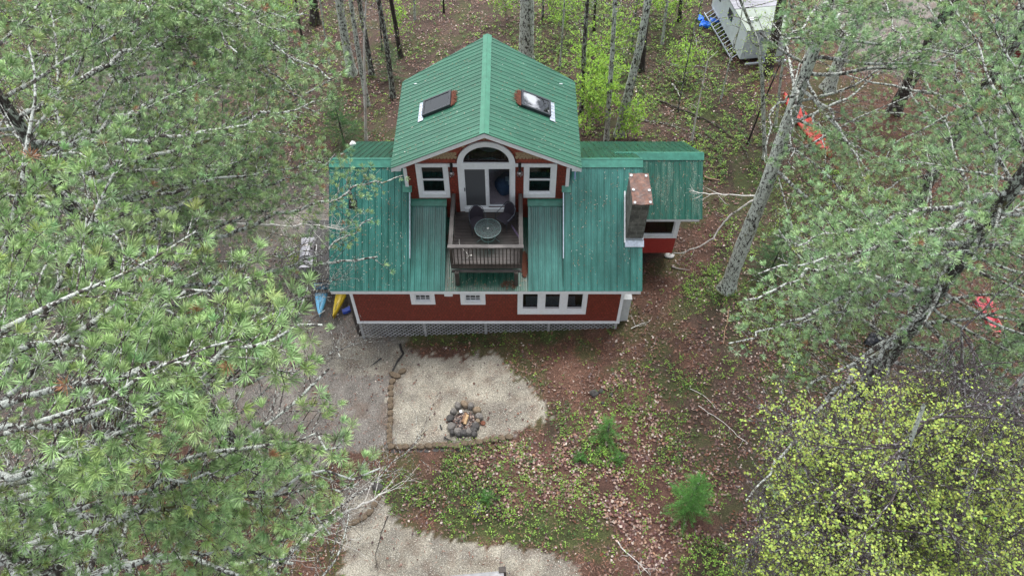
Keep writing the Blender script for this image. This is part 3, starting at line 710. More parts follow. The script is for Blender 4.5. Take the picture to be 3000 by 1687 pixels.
def hazy_glass():
    m = glass_mat('hazy_skylight_glass', (.2, .2, .2), .05); t = m.node_tree; out = [n for n in t.nodes if n.type == 'OUTPUT_MATERIAL'][0]
    prev = out.inputs[0].links[0].from_socket
    df = nd(t, 'ShaderNodeBsdfDiffuse'); df.inputs[0].default_value = (.5, .52, .55, 1); mx = nd(t, 'ShaderNodeMixShader')
    f = noise(t, 1.6, 3, .5, objco(t)); t.links.new(ramp(t, f, [(.47, (0,)*3), (.62, (.75,)*3)]), mx.inputs[0]); t.links.new(prev, mx.inputs[1]); t.links.new(df.outputs[0], mx.inputs[2]); t.links.new(mx.outputs[0], out.inputs[0]); return m
skylight(-1, -2.05, -3.05, 20.55, 21.35, M['sky_glass'])
skylight(1, .28, 1.3, 20.55, 21.35, hazy_glass())
# sprig growing beside the right skylight
# --- wall lamps
for lx in (-2.06, .26):
    mb = MB(); mb.box(lx-.05, lx+.05, UY-.045, UY-.03, 6.6, 6.78); mb.tube([(lx, UY-.05, 6.7), (lx, UY-.09, 6.85), (lx, UY-.16, 6.93), (lx, UY-.2, 6.86), (lx, UY-.2, 6.7)], .012, 6); mb.tube([(lx, UY-.2, 6.74), (lx, UY-.2, 6.58), (lx, UY-.2, 6.55)], [.03, .055, .06], 12)
    lp = hb(mb, 'wall_lamp', M['black'])
    mb = MB(); mb.tube([(lx, UY-.2, 6.56), (lx, UY-.2, 6.5), (lx, UY-.2, 6.42), (lx, UY-.2, 6.36), (lx, UY-.2, 6.33)], [.06, .095, .1, .075, .02], 14); mb.build('lamp_glass', M['bulb'], lp, smooth=True)
    mb = MB(); mb.tube([(lx, UY-.2, 6.54), (lx, UY-.2, 6.48), (lx, UY-.2, 6.43)], [.02, .035, .01], 8); mb.build('bulb', M['white_plastic'], lp, smooth=True)

# --- balcony
DX0, DX1, DY0, DY1, DZ = -2.06, .30, 16.56, 18.97, 4.42
y = DY0
mb = MB()
while y < DY1 - .05:
    mb.box(DX0 + .04, DX1 - .04, y + rnd.uniform(0, .003), y + .132, DZ - .03 + rnd.uniform(-.004, .004), DZ); y += .14
hb(mb, 'balcony_deck', M['plank_dark'])
mb = MB(); mb.box(DX0 + .01, DX1 - .01, DY0 - .05, DY0 - .005, DZ - .26, DZ + .0); mb.box(DX0, DX0+.04, DY0, DY1, DZ-.2, DZ-.035); mb.box(DX1-.04, DX1, DY0, DY1, DZ-.2, DZ-.035)
hb(mb, 'deck_beam', M['wood_x'])
mb = MB(); mb.box(DX0 - .02, DX1 + .02, DY0 - .11, DY0 - .052, DZ - .40, DZ - .30); hb(mb, 'deck_ledger', M['wood_rail'])
for px in (DX0 + .09, DX1 - .23):
    mb = MB(); mb.box(px, px + .14, 16.3, 16.44, EZ + .02, DZ - .27); hb(mb, 'deck_post', M['wood_z'])
RT = 5.35
fr = (MB().box(DX0 - .09, DX1 + .09, DY0 - .11, DY0 + .03, RT - .04, RT)).box(DX0 - .02, DX1 + .02, DY0 - .06, DY0 - .02, RT - .13, RT - .04)
rl = hb(fr, 'front_rail', M['wood_rail'])
n = 18
for i in range(n):
    bx = DX0 + .1 + (DX1 - DX0 - .2) * i / (n - 1); mb = MB(); mb.box(bx - .018, bx + .018, DY0 - .1, DY0 - .062, DZ - .14, RT - .05); mb.build('baluster', M['wood_z'], rl)
for (sx, nm) in ((DX0, 1), (DX1, -1)):
    mb = MB(); mb.box(sx - .07, sx + .07, DY0 + .032, DY1 - .02, RT - .04, RT); mb.box(sx - .02, sx + .02, DY0 + .03, DY1 - .02, RT - .13, RT - .042); sr = hb(mb, 'side_rail', M['wood_y'])
    for i in range(15):
        by = DY0 + .12 + (DY1 - DY0 - .25) * i / 14; mb = MB(); mb.box(sx - nm*.038 - .018, sx - nm*.038 + .018, by - .018, by + .018, DZ - .12, RT - .045); mb.build('baluster', M['wood_z'], sr)
    for py in (DY0 - .02, DY1 - .11):
        mb = MB(); mb.box(sx - .045, sx + .045, py, py + .09, DZ - .27, RT - .042 + (0 if py < 17 else .0)); mb.build('rail_post', M['wood_z'], sr)
# needle litter in the valley beside the balcony
def litter_patch(name, cx, cy, rx, ry, n, zf):
    V = []; Fc = []
    for i in range(n):
        a = rnd.uniform(0, 6.28); r = math.sqrt(rnd.random()); x_ = cx + rx*r*math.cos(a); y_ = cy + ry*r*math.sin(a); p = Vector((x_, y_, zf(x_, y_) + .024 + .02*rnd.random()))
        a = rnd.uniform(0, 6.28); d = Vector((math.cos(a), math.sin(a), .1)) * rnd.uniform(.02, .06); s = Vector((-d.y, d.x, 0)).normalized() * .008
        k = len(V); V += [p-d-s, p-d+s, p+d+s, p+d-s]; Fc.append((k, k+1, k+2, k+3))
    return H(mesh_np(name, [tuple(v) for v in V], Fc, M['litter'], house))
cz = lambda x, y: EZ + SC*(y - EY)
litter_patch('needle_litter', .45, 17.1, .1, .5, 520, cz); litter_patch('needle_litter', -2.22, 18.1, .08, .3, 350, cz); litter_patch('needle_litter', -.1, 16.32, .3, .14, 70, cz)

def roof_specks(name, x0, x1, y0, y1, zf, n, nrm):
    V = []; Fc = []; N = Vector(nrm).normalized(); U = Vector((1, 0, 0)) - N*N.x; U.normalize(); W = N.cross(U); cs = []
    for i in range(n):
        x_, y_ = rnd.uniform(x0, x1), rnd.uniform(y0, y1); p = Vector((x_, y_, zf(x_, y_))) + N*.03; a = rnd.uniform(0, 6.28); d = (U*math.cos(a) + W*math.sin(a)); s_ = N.cross(d); L = rnd.uniform(.012, .05); d = d*L; s_ = s_*rnd.uniform(.004, .01)
        k = len(V); V += [p-d, p+s_, p+d, p-s_]; Fc.append((k, k+1, k+2, k+3)); c_ = rnd.choice([(.22, .1, .05), (.4, .33, .25), (.1, .06, .04), (.5, .5, .45), (.3, .16, .07)]); cs += [c_]*4
    m_ = M.get('fleck')
    if not m_:
        m_, t, b = mat('roof_flecks'); at = nd(t, 'ShaderNodeAttribute', attribute_name='Col'); t.links.new(at.outputs[0], b.inputs['Base Color']); M['fleck'] = m_
    o = mesh_np(name, [tuple(v) for v in V], Fc, m_, house, np.array(cs)); o['kind'] = 'stuff'; return H(o)
roof_specks('fallen_needles', -6.3, -3.7, 16.2, 19.6, lambda x, y: main_z(y), 420, (0, -SL, 1)); roof_specks('fallen_needles', 2.0, 4.5, 16.2, 19.6, lambda x, y: main_z(y), 260, (0, -SL, 1))
roof_specks('fallen_needles', RX + .3, 2.2, 18.8, 23, lambda x, y: RZ - .476*(x - RX), 200, (.476, 0, 1)); roof_specks('fallen_needles', -4.0, RX - .3, 18.8, 23, lambda x, y: RZ - .476*(RX - x), 200, (-.476, 0, 1))
roof_specks('fallen_needles', -2.3, .5, 16.15, 16.6, cz, 120, (0, -SC, 1)); roof_specks('fallen_needles', 4.6, 7.0, 19.3, 21, lambda x, y: 3.73 + SA*(y - 19.2), 260, (0, -SA, 1))
# --- side deck left of the house
mb = MB(); x = -8.55
while x < -5.9:
    mb.box(x, x + .135, 18.5, 21.6, 1.02, 1.06); x += .143
hb(mb, 'side_deck', M['plank_grey'])
mb = MB(); mb.box(-8.57, -5.85, 18.44, 18.49, .86, 1.02); mb.box(-8.6, -8.56, 18.5, 21.6, .86, 1.02); mb.box(-8.3, -6.2, 18.3, 18.4, .38, .5); hb(mb, 'deck_skirt', M['wood_x'], split=True)
for px, py in ((-8.5, 18.52), (-7.2, 18.52), (-5.9, 18.52), (-8.5, 21.4)):
    mb = MB(); mb.box(px-.05, px+.05, py, py+.1, -.4, .86); hb(mb, 'deck_leg', M['wood_z'])

# ================================================================== MAPS OF THE PLACE (what grows and lies where, 1 cell = 100 px of the view on the ground)
def grid(rows): return np.array([[int(c) for c in r] for r in rows], dtype=float)
def samp(G, px, py):
    """bilinear sample of a 17x30 grid"""
    gx = np.clip(px / 100 - .5, 0, 28.999); gy = np.clip(py / 100 - .5, 0, 15.999)
    i = gx.astype(int); j = gy.astype(int); fx = gx - i; fy = gy - j
    return (G[j, i]*(1-fx)*(1-fy) + G[j, i+1]*fx*(1-fy) + G[j+1, i]*(1-fx)*fy + G[j+1, i+1]*fx*fy)
PINE = grid([
 "678889996100000000000024556888", "556678888810000000000026666435", "445556688910000000000000001678", "235677654200000000000000355788",
 "456788888872000000000058888778", "677888888752000000000046544568", "677777642331000000000013788766", "666655541322000000000025667555",
 "665544664100000000000067764434", "534667777410000000000687435646", "533567787200000000000554112567", "244346102210000000000001002567",
 "332224655652000000000012223456", "465555777751000000000023332345", "777667777820000000000023332222", "888777888300000000000003322222", "775566872000000000000000222222"])
YEL = grid([
 "000000000000000000000000000000"]*9 + ["000000000000000000000000200000", "000000000000000000000014410000", "000000000000000000000145675310",
 "000000000000000000000026778742", "000000000000000000000067777666", "000000000000000000000046567777", "000000000000000000000147777788", "000000000000000000000357777777"])
GT = [
 "GGGGDDDGGLLLLLLLGGGGGLRRWWWWRR", "GGDDDDDLLLLLLLLGGGGGGLLRRWWWRR", "GGDDDDDLLLLLLLLLGGGGGGRRRRRRRR", "GGGDDLLLGLLLLLLLLLGLGGGRRRRRRR",
 "GGDDDDDLLLLLLLLLLLLLGGGLRRRRRR", "DDDDDDDDDDDDDDDDDDDDLGGGGRRRRR", "DDDDDDDDWWDDDDDDDDDDRGGGGRRRRR", "DDDDDDDWDDDDDDDDDDDRRGGGGRRRRR",
 "DDDDDDDDDWWDDDDDDDRRGGGGGLRRRR", "DDDDDDDDDWWWMMMMMRRRLGGLLLRRRR", "DDDDDDDDWSSSRRRRRRRGRLLGLLLLRR", "DDDDDDWWWWWWRRRRRRPGLLLLLLLRRR",
 "DDDDRRWWWWRRRRRRGPPPGLLLLRRRRR", "DDRRRRWWWRRRRGPPPGPGLLLLLGGGGG", "DDRRRRRRWRWGGGGPPPPPPLLLGGGGGG", "DDRRRRRRRRWRRMMMMMPPPLLLGGGGGG", "DDRRRRRRRRRRRRRRRRRPGGGGGGGGGG"]
TY = "LDSRMGPW"
TG = {k: np.array([[1.0 if c == k else 0.0 for c in r] for r in GT]) for k in TY}
class VN:
    """value noise, smooth, in numpy"""
    def __init__(s, seed): s.t = np.random.default_rng(seed).random((256, 256))
    def __call__(s, x, y):
        i = np.floor(x).astype(int); j = np.floor(y).astype(int); fx = x - i; fy = y - j; fx = fx*fx*(3-2*fx); fy = fy*fy*(3-2*fy); t = s.t
        return (t[i & 255, j & 255]*(1-fx)*(1-fy) + t[(i+1) & 255, j & 255]*fx*(1-fy) + t[i & 255, (j+1) & 255]*(1-fx)*fy + t[(i+1) & 255, (j+1) & 255]*fx*fy)
n1, n2, n3, n4 = VN(1), VN(2), VN(3), VN(4)
def fbm(n, x, y): return (n(x, y) + .5*n(x*2.1+7, y*2.1) + .25*n(x*4.3, y*4.3+3) + .12*n(x*9, y*9)) / 1.87
def in_poly(px, py, poly):
    r = np.zeros(px.shape, bool); n = len(poly); j = n - 1
    for i in range(n):
        xi, yi = poly[i]; xj, yj = poly[j]
        c = ((yi > py) != (yj > py)) & (px < (xj - xi) * (py - yi) / ((yj - yi) or 1e-9) + xi); r ^= c; j = i
    return r
PATIO = [(1150, 1035), (1240, 1045), (1330, 1052), (1400, 1040), (1470, 1032), (1480, 1070), (1505, 1110), (1550, 1115), (1575, 1160), (1600, 1200), (1610, 1222), (1560, 1238), (1530, 1262), (1480, 1280), (1440, 1290), (1330, 1300), (1145, 1312), (1143, 1180), (1160, 1100)]
PATIO2 = [(1010, 1010), (1170, 1012), (1175, 1030), (1150, 1095), (1080, 1100), (1020, 1070)]
SAND = [(1015, 1470), (1090, 1450), (1130, 1475), (1175, 1545), (1290, 1575), (1380, 1590), (1500, 1600), (1620, 1625), (1705, 1655), (1690, 1760), (1000, 1760)]
WALK = [(1010, 1095), (1150, 1100), (1140, 1310), (1010, 1330), (880, 1400), (740, 1380), (690, 1290), (690, 1130), (900, 1080)]
def ground_types(x, y):
    z = gz_np(x, y); px, py, d = proj_np(np.stack([x, y, z], 1))
    wx = (fbm(n1, x*1.3, y*1.3) - .5) * 130 + (fbm(n2, x*5, y*5) - .5) * 50; wy = (fbm(n3, x*1.3, y*1.3) - .5) * 110 + (fbm(n4, x*5, y*5) - .5) * 40
    W = {k: samp(TG[k], px + wx, py + wy) ** 2.2 for k in TY}
    hx = (n2(x*7, y*7) + n3(x*16, y*16) - 1.0) * 26; hy = (n3(x*7+5, y*7) + n1(x*16, y*16) - 1.0) * 22; ex, ey = px + wx * .07 + hx, py + wy * .12 + hy
    for poly, k in ((WALK, 'W'), (PATIO, 'S'), (PATIO2, 'S'), (SAND, 'S')):
        q = in_poly(ex, ey, poly)
        for kk in TY: W[kk] = np.where(q, 1.0 if kk == k else 0.0, W[kk])
    tot = sum(W.values()) + 1e-6
    return {k: W[k] / tot for k in TY}, px, py
TCOL = dict(L=(.06, .04, .03), D=(.062, .053, .047), S=(.26, .24, .195), R=(.08, .043, .03), M=(.045, .055, .018), G=(.045, .034, .022), P=(.095, .05, .038), W=(.145, .132, .118))

# ------------------------------------------------------------------ ground
def axis(lo, hi, step, far, k=1.35):
    a = list(np.arange(lo, hi + 1e-6, step)); s = step
    while a[-1] < far: s *= k; a.append(a[-1] + s)
    s = step
    while a[0] > -far: s *= k; a.insert(0, a[0] - s)
    return np.array(a)
xs = axis(-32, 31, .13, 900); ys = axis(4, 43, .13, 900)
GX, GY = np.meshgrid(xs, ys); gx, gy = GX.ravel(), GY.ravel()
Wt, gpx, gpy = ground_types(gx, gy)
gz = gz_np(gx, gy) + (fbm(n2, gx*.8, gy*.8) - .5) * .10 * (1 - Wt['S']) + (fbm(n1, gx*6, gy*6) - .5) * .05 * (1 - .7*Wt['S'] - .5*Wt['W'])
gz = np.where((gx > -6.2) & (gx < 4.4) & (gy > 15.9) & (gy < 24), gz_np(gx, gy) - .02, gz)
cc = sum(np.outer(Wt[k], TCOL[k]) for k in TY)
var = ((.5 + 1.0*fbm(n3, gx*2.2, gy*2.2)) * (.7 + .6*fbm(n4, gx*.5, gy*.5)))[:, None]; cc = cc * var
# damp stains on the sand, moss among the needles
st_ = np.clip((fbm(n4, gx*1.6, gy*1.6) - .5) * 6, 0, 1) * Wt['S'] * .6
cc = cc * (1 - st_[:, None]) + np.array((.13, .115, .1)) * st_[:, None]
s2_ = np.clip((fbm(n1, gx*2.6+3, gy*2.6) - .55) * 6, 0, 1) * (Wt['S'] + Wt['W']) * .4
cc = cc * (1 - s2_[:, None]) + np.array((.13, .085, .06)) * s2_[:, None]
ms = np.clip((fbm(n1, gx*1.1+9, gy*1.1) - .52) * 9, 0, 1) * (Wt['R']*.6 + Wt['L']*.55 + Wt['D']*.45 + Wt['G']*.7)
cc = cc * (1 - ms[:, None]) + np.array((.045, .06, .018)) * ms[:, None]
nx_, ny_ = len(xs), len(ys); idx = np.arange(nx_*ny_).reshape(ny_, nx_)
Fq = np.stack([idx[:-1, :-1], idx[:-1, 1:], idx[1:, 1:], idx[1:, :-1]], -1).reshape(-1, 4)
def ground_mat():
    m, t, b = mat('forest_floor'); at = nd(t, 'ShaderNodeAttribute', attribute_name='Col'); v = objco(t)
    f = noise(t, 26, 6, .75, v); c = mix(t, 1.0, at.outputs[0], ramp(t, f, [(.3, (.3,)*3), (.5, (1,)*3), (.7, (1.9,)*3)]), 'MULTIPLY')
    f2 = noise(t, 70, 3, .7, v); c = mix(t, 1.0, c, ramp(t, f2, [(.32, (.4,)*3), (.5, (1,)*3), (.68, (1.8,)*3)]), 'MULTIPLY')
    t.links.new(c, b.inputs['Base Color']); b.inputs['Roughness'].default_value = .85; b.inputs['Specular IOR Level'].default_value = .3
    bump(t, b, f, .6, .04); return m
g = mesh_np('ground', np.stack([gx, gy, gz], 1), Fq, ground_mat(), None, cc, True); tag(g, 'wooded ground of leaf litter, needles, moss and pale gravel round the cabin', 'ground', kind='structure')

# ------------------------------------------------------------------ scattered litter and ground plants (nobody could count them)
def leaf_mat(name, rough=.6, spec=.3, trans=.0):
    m, t, b = mat(name); at = nd(t, 'ShaderNodeAttribute', attribute_name='Col'); t.links.new(at.outputs[0], b.inputs['Base Color'])
    b.inputs['Roughness'].default_value = rough; b.inputs['Specular IOR Level'].default_value = spec
    if trans: b.inputs['Transmission Weight'].default_value = 0
    return m
M['leaf'] = leaf_mat('leaf_surface'); M['dead_leaf'] = leaf_mat('dead_leaf_surface', .45, .5); M['needle'] = leaf_mat('needle_surface', .5, .4)
def quads(P, A, B, C3, name, m, parent=None, fold=0.0):
    """diamond leaves: centre P, half length A, half width B"""
    n = len(P); V = np.empty((n, 4, 3)); V[:, 0] = P - A; V[:, 1] = P + B; V[:, 2] = P + A; V[:, 3] = P - B
    if fold is not None and np.ndim(fold): V[:, 1] += fold; V[:, 3] += fold
    F_ = np.arange(n*4).reshape(n, 4); cols = np.repeat(C3, 4, axis=0)
    return mesh_np(name, V.reshape(-1, 3), F_, m, parent, cols)
def pick(palette, n, r=rng):
    p = np.array(palette); return p[r.integers(0, len(p), n)] * (1 + r.normal(0, .16, (n, 1))).clip(.5, 1.6)
def scatter_points(n):
    # uniform over the ground that the view can reach
    y = rng.uniform(6.6, 42, n*2); half = (y*.74 + 9.5); x = rng.uniform(-1, 1, n*2) * half * 1.0
    ok = ~((x > -5.9) & (x < 4.2) & (y > 16.45) & (y < 23.6)); x, y = x[ok], y[ok]
    ok = ~((x > 4.2) & (x < 6.4) & (y > 19.6) & (y < 23.4)); x, y = x[ok], y[ok]
    return x[:n], y[:n]
def rnd_dir(n, tilt=.35):
    a = rng.uniform(0, 2*np.pi, n); A = np.stack([np.cos(a), np.sin(a), rng.normal(0, tilt, n)], 1)
    B = np.stack([-np.sin(a), np.cos(a), rng.normal(0, tilt, n)], 1); return A, B
x, y = scatter_points(300000); Wt, px_, py_ = ground_types(x, y); u = rng.random(len(x))
clump = fbm(n2, x*1.7+5, y*1.7)
dens = .6*Wt['L'] + .35*Wt['G'] + 1.0*Wt['P'] + .18*Wt['R'] + .12*Wt['D'] + .03*Wt['S'] + .07*Wt['W'] + .1*Wt['M']
k = u < dens * np.clip((clump - .3)*3.6, .08, 1.5); x, y = x[k], y[k]; n = len(x); Wp = Wt['P'][k]; Wl = Wt['L'][k] + .2*Wt['G'][k]
pink = rng.random(n) < Wp * np.clip((clump[k] - .3) * 4, 0, .85)
cp_ = pick([(.11,.05,.035), (.08,.035,.025), (.17,.085,.055), (.06,.03,.03), (.14,.05,.025), (.2,.12,.09), (.09,.045,.04)], n)
cq_ = pick([(.27,.17,.13), (.2,.1,.07), (.38,.26,.2), (.13,.05,.04), (.16,.075,.065), (.3,.17,.1), (.1,.045,.04), (.08,.03,.03)], n)
colr = np.where(pink[:, None], cq_, cp_); pale = rng.random(n) < .09; colr[pale] = np.array((.4, .33, .28)) * rng.uniform(.7, 1.3, (pale.sum(), 1))
A, B = rnd_dir(n, .3); sz = rng.uniform(.028, .058, n) * (1 + .15*pink)
P = np.stack([x, y, gz_np(x, y) + rng.uniform(.03, .07, n)], 1)
o = quads(P, A * sz[:, None], B * (sz * rng.uniform(.5, .9, n))[:, None], colr.clip(0, 1), 'leaf_litter', M['dead_leaf']); tag(o, 'brown and pinkish fallen leaves strewn over the forest floor', 'fallen leaves', kind='stuff')
# rusty pine needles
x, y = scatter_points(150000); Wt, px_, py_ = ground_types(x, y); u = rng.random(len(x))
k = u < (.8*Wt['R'] + .25*Wt['L'] + .1*Wt['G'] + .16*Wt['W'] + .18*Wt['M'] + .07*Wt['S'] + .12*Wt['D']); x, y = x[k], y[k]; n = len(x)
A, B = rnd_dir(n, .12); P = np.stack([x, y, gz_np(x, y) + rng.uniform(.03, .06, n)], 1)
o = quads(P, A * rng.uniform(.04, .1, (n, 1)), B * .006, pick([(.24,.085,.045), (.2,.06,.03), (.3,.13,.08), (.13,.05,.035), (.28,.2,.15)], n).clip(0, 1), 'pine_needle_litter', M['dead_leaf']); tag(o, 'rust coloured dropped pine needles and twigs on the ground', 'pine needles', kind='stuff')
# low green plants: groups of tiny leaves
x, y = scatter_points(95000); Wt, px_, py_ = ground_types(x, y); cl = fbm(n4, x*.9, y*.9); u = rng.random(len(x))
k = u < (1.2*Wt['G'] + .75*Wt['P'] + .3*Wt['L'] + .10*Wt['R'] + .35*Wt['M'] + .07*Wt['D']) * np.clip((cl - .34) * 4.2, .06, 1); x, y = x[k], y[k]; n = len(x); m_ = 6
bright = np.clip((fbm(n3, x*.35, y*.35) - .45) * 5, 0, 1)
base = np.where((rng.random(n) < .25 + .5*bright)[:, None], pick([(.17,.3,.04), (.21,.34,.06), (.13,.26,.04)], n), pick([(.07,.14,.03), (.1,.17,.035), (.05,.1,.03), (.12,.15,.03)], n))
X = np.repeat(x, m_) + rng.normal(0, .05, n*m_); Y = np.repeat(y, m_) + rng.normal(0, .05, n*m_); A, B = rnd_dir(n*m_, .35)
P = np.stack([X, Y, gz_np(X, Y) + rng.uniform(.05, .16, n*m_)], 1); s_ = rng.uniform(.015, .034, (n*m_, 1)) * (1 + .35*(P[:, 1:2] > 24))
o = quads(P, A*s_, B*s_*.65, (np.repeat(base, m_, 0) * rng.uniform(.7, 1.3, (n*m_, 1))).clip(0, 1), 'ground_cover', M['leaf']); tag(o, 'low bright and dark green plants covering the forest floor', 'ground plants', kind='stuff')
# gravel
x = rng.uniform(-7, 4, 60000); y = rng.uniform(6.8, 16.3, 60000); Wt, px_, py_ = ground_types(x, y); k = rng.random(len(x)) < (.6*Wt['S'] + .12*Wt['W']); x, y = x[k], y[k]; n = len(x)
A, B = rnd_dir(n, .3); P = np.stack([x, y, gz_np(x, y) + .02], 1); s_ = rng.uniform(.006, .015, (n, 1))
o = quads(P, A*s_, B*s_, pick([(.5,.48,.42), (.4,.37,.32), (.28,.25,.22), (.12,.11,.1), (.6,.57,.5)], n).clip(0, .8), 'gravel', M['leaf']); tag(o, 'fine pale gravel spread over the fire pit terrace', 'gravel', kind='stuff')

# ================================================================== TREES
def bark_mat(name, dark, pale, amount, scale=9.0):
    m, t, b = mat(name); v = objco(t, (1, 1, .55)); f = noise(t, scale, 6, .7, v, .6)
    f1 = noise(t, 28, 5, .7, objco(t, (1, 1, .3)))
    c = ramp(t, f1, [(.35, tuple(x*.45 for x in dark)), (.65, tuple(min(1, x*1.5) for x in dark))])
    lo = .66 - amount*.28
    c = mix(t, ramp(t, f, [(lo, (0,)*3), (lo + .05, (1,)*3)]), c, pale)
    f3 = noise(t, 55, 3, .6, v); c = mix(t, 1.0, c, ramp(t, f3, [(.35, (.6,)*3), (.65, (1.3,)*3)]), 'MULTIPLY')
    f4 = noise(t, 2.5, 3, .6, v); c = mix(t, ramp(t, f4, [(.6, (0,)*3), (.68, (.6,)*3)]), c, (.11, .11, .03))
    t.links.new(c, b.inputs['Base Color']); b.inputs['Roughness'].default_value = .85; b.inputs['Specular IOR Level'].default_value = .3
    bump(t, b, f, .8, .03); return m
BK = bark_mat('lichened_pine_bark', (.05, .042, .04), (.34, .38, .33), .55)
BKL = bark_mat('heavily_lichened_bark', (.05, .045, .042), (.52, .56, .5), .79, 12)
BKD = bark_mat('dark_bark', (.045, .036, .033), (.3, .33, .28), .3, 6)
BIR = bark_mat('white_birch_bark', (.1, .09, .08), (.62, .6, .56), 1.05, 5)
LIMB = bark_mat('patchy_limb_bark', (.06, .05, .046), (.46, .49, .45), .68, 11)
TWIG = bark_mat('lichened_twig_bark', (.06, .045, .043), (.5, .52, .48), .55, 14)
def seg_mesh(name, S, m, parent=None, n=4):
    """S rows: p0(3) p1(3) r0 r1"""
    S = np.array(S, dtype=float)
    if not len(S): return None
    p0, p1, r0, r1 = S[:, 0:3], S[:, 3:6], S[:, 6], S[:, 7]; d = p1 - p0; L = np.linalg.norm(d, axis=1, keepdims=True) + 1e-9; d = d / L
    up = np.where(np.abs(d[:, 2:3]) > .9, np.array([[1., 0, 0]]), np.array([[0., 0, 1.]])); a = np.cross(d, up); a /= np.linalg.norm(a, axis=1, keepdims=True); b = np.cross(d, a)
    V = np.empty((len(S), 2*n, 3))
    for k in range(n):
        an = 2*np.pi*k/n; o_ = a*math.cos(an) + b*math.sin(an); V[:, k] = p0 + o_ * r0[:, None]; V[:, n+k] = p1 + o_ * r1[:, None]
    base = np.arange(len(S))[:, None, None] * 2*n; q = np.array([[k, (k+1) % n, n+(k+1) % n, n+k] for k in range(n)])[None]
    return mesh_np(name, V.reshape(-1, 3), (base + q).reshape(-1, 4), m, parent)
def trunk_mesh(pts, rads, m, parent, n=14, name='trunk', seed=0, flare=True):
    """tapering trunk with an uneven surface; pts in world, parent at pts[0]"""
    r = np.random.default_rng(seed); pts = [Vector(p) for p in pts]; V = []; Fc = []
    # resample
    P = []; Rr = []; 
    for i in range(len(pts)-1):
        k = max(2, int((pts[i+1]-pts[i]).length / .25))
        for j in range(k): t = j/k; P.append(pts[i].lerp(pts[i+1], t)); Rr.append(rads[i]*(1-t) + rads[i+1]*t)
    P.append(pts[-1]); Rr.append(rads[-1]); o0 = pts[0]
    ph = r.uniform(0, 6.28, 5)
    for i, p in enumerate(P):
        h = (p - o0).length
        for k in range(n):
            a = 2*math.pi*k/n; rr = Rr[i] * (1 + .09*math.sin(3*a + ph[0] + h*.4) + .06*math.sin(5*a + ph[1] - h) + r.normal(0, .025))
            if flare: rr *= 1 + .55*math.exp(-h/.22) * (1 + .5*math.sin(4*a + ph[2]))
            V.append((p.x + rr*math.cos(a) - o0.x, p.y + rr*math.sin(a) - o0.y, p.z - o0.z - (.2 if i == 0 else 0)))
    for i in range(len(P)-1):
        for k in range(n): k2 = (k+1) % n; Fc.append((i*n+k, i*n+k2, (i+1)*n+k2, (i+1)*n+k))
    return mesh_np(name, V, Fc, m, parent, smooth=True)
def frame_weight(P):
    px, py, d = proj_np(P); return px, py, (px > -160) & (px < 3160) & (py > -160) & (py < 1850)
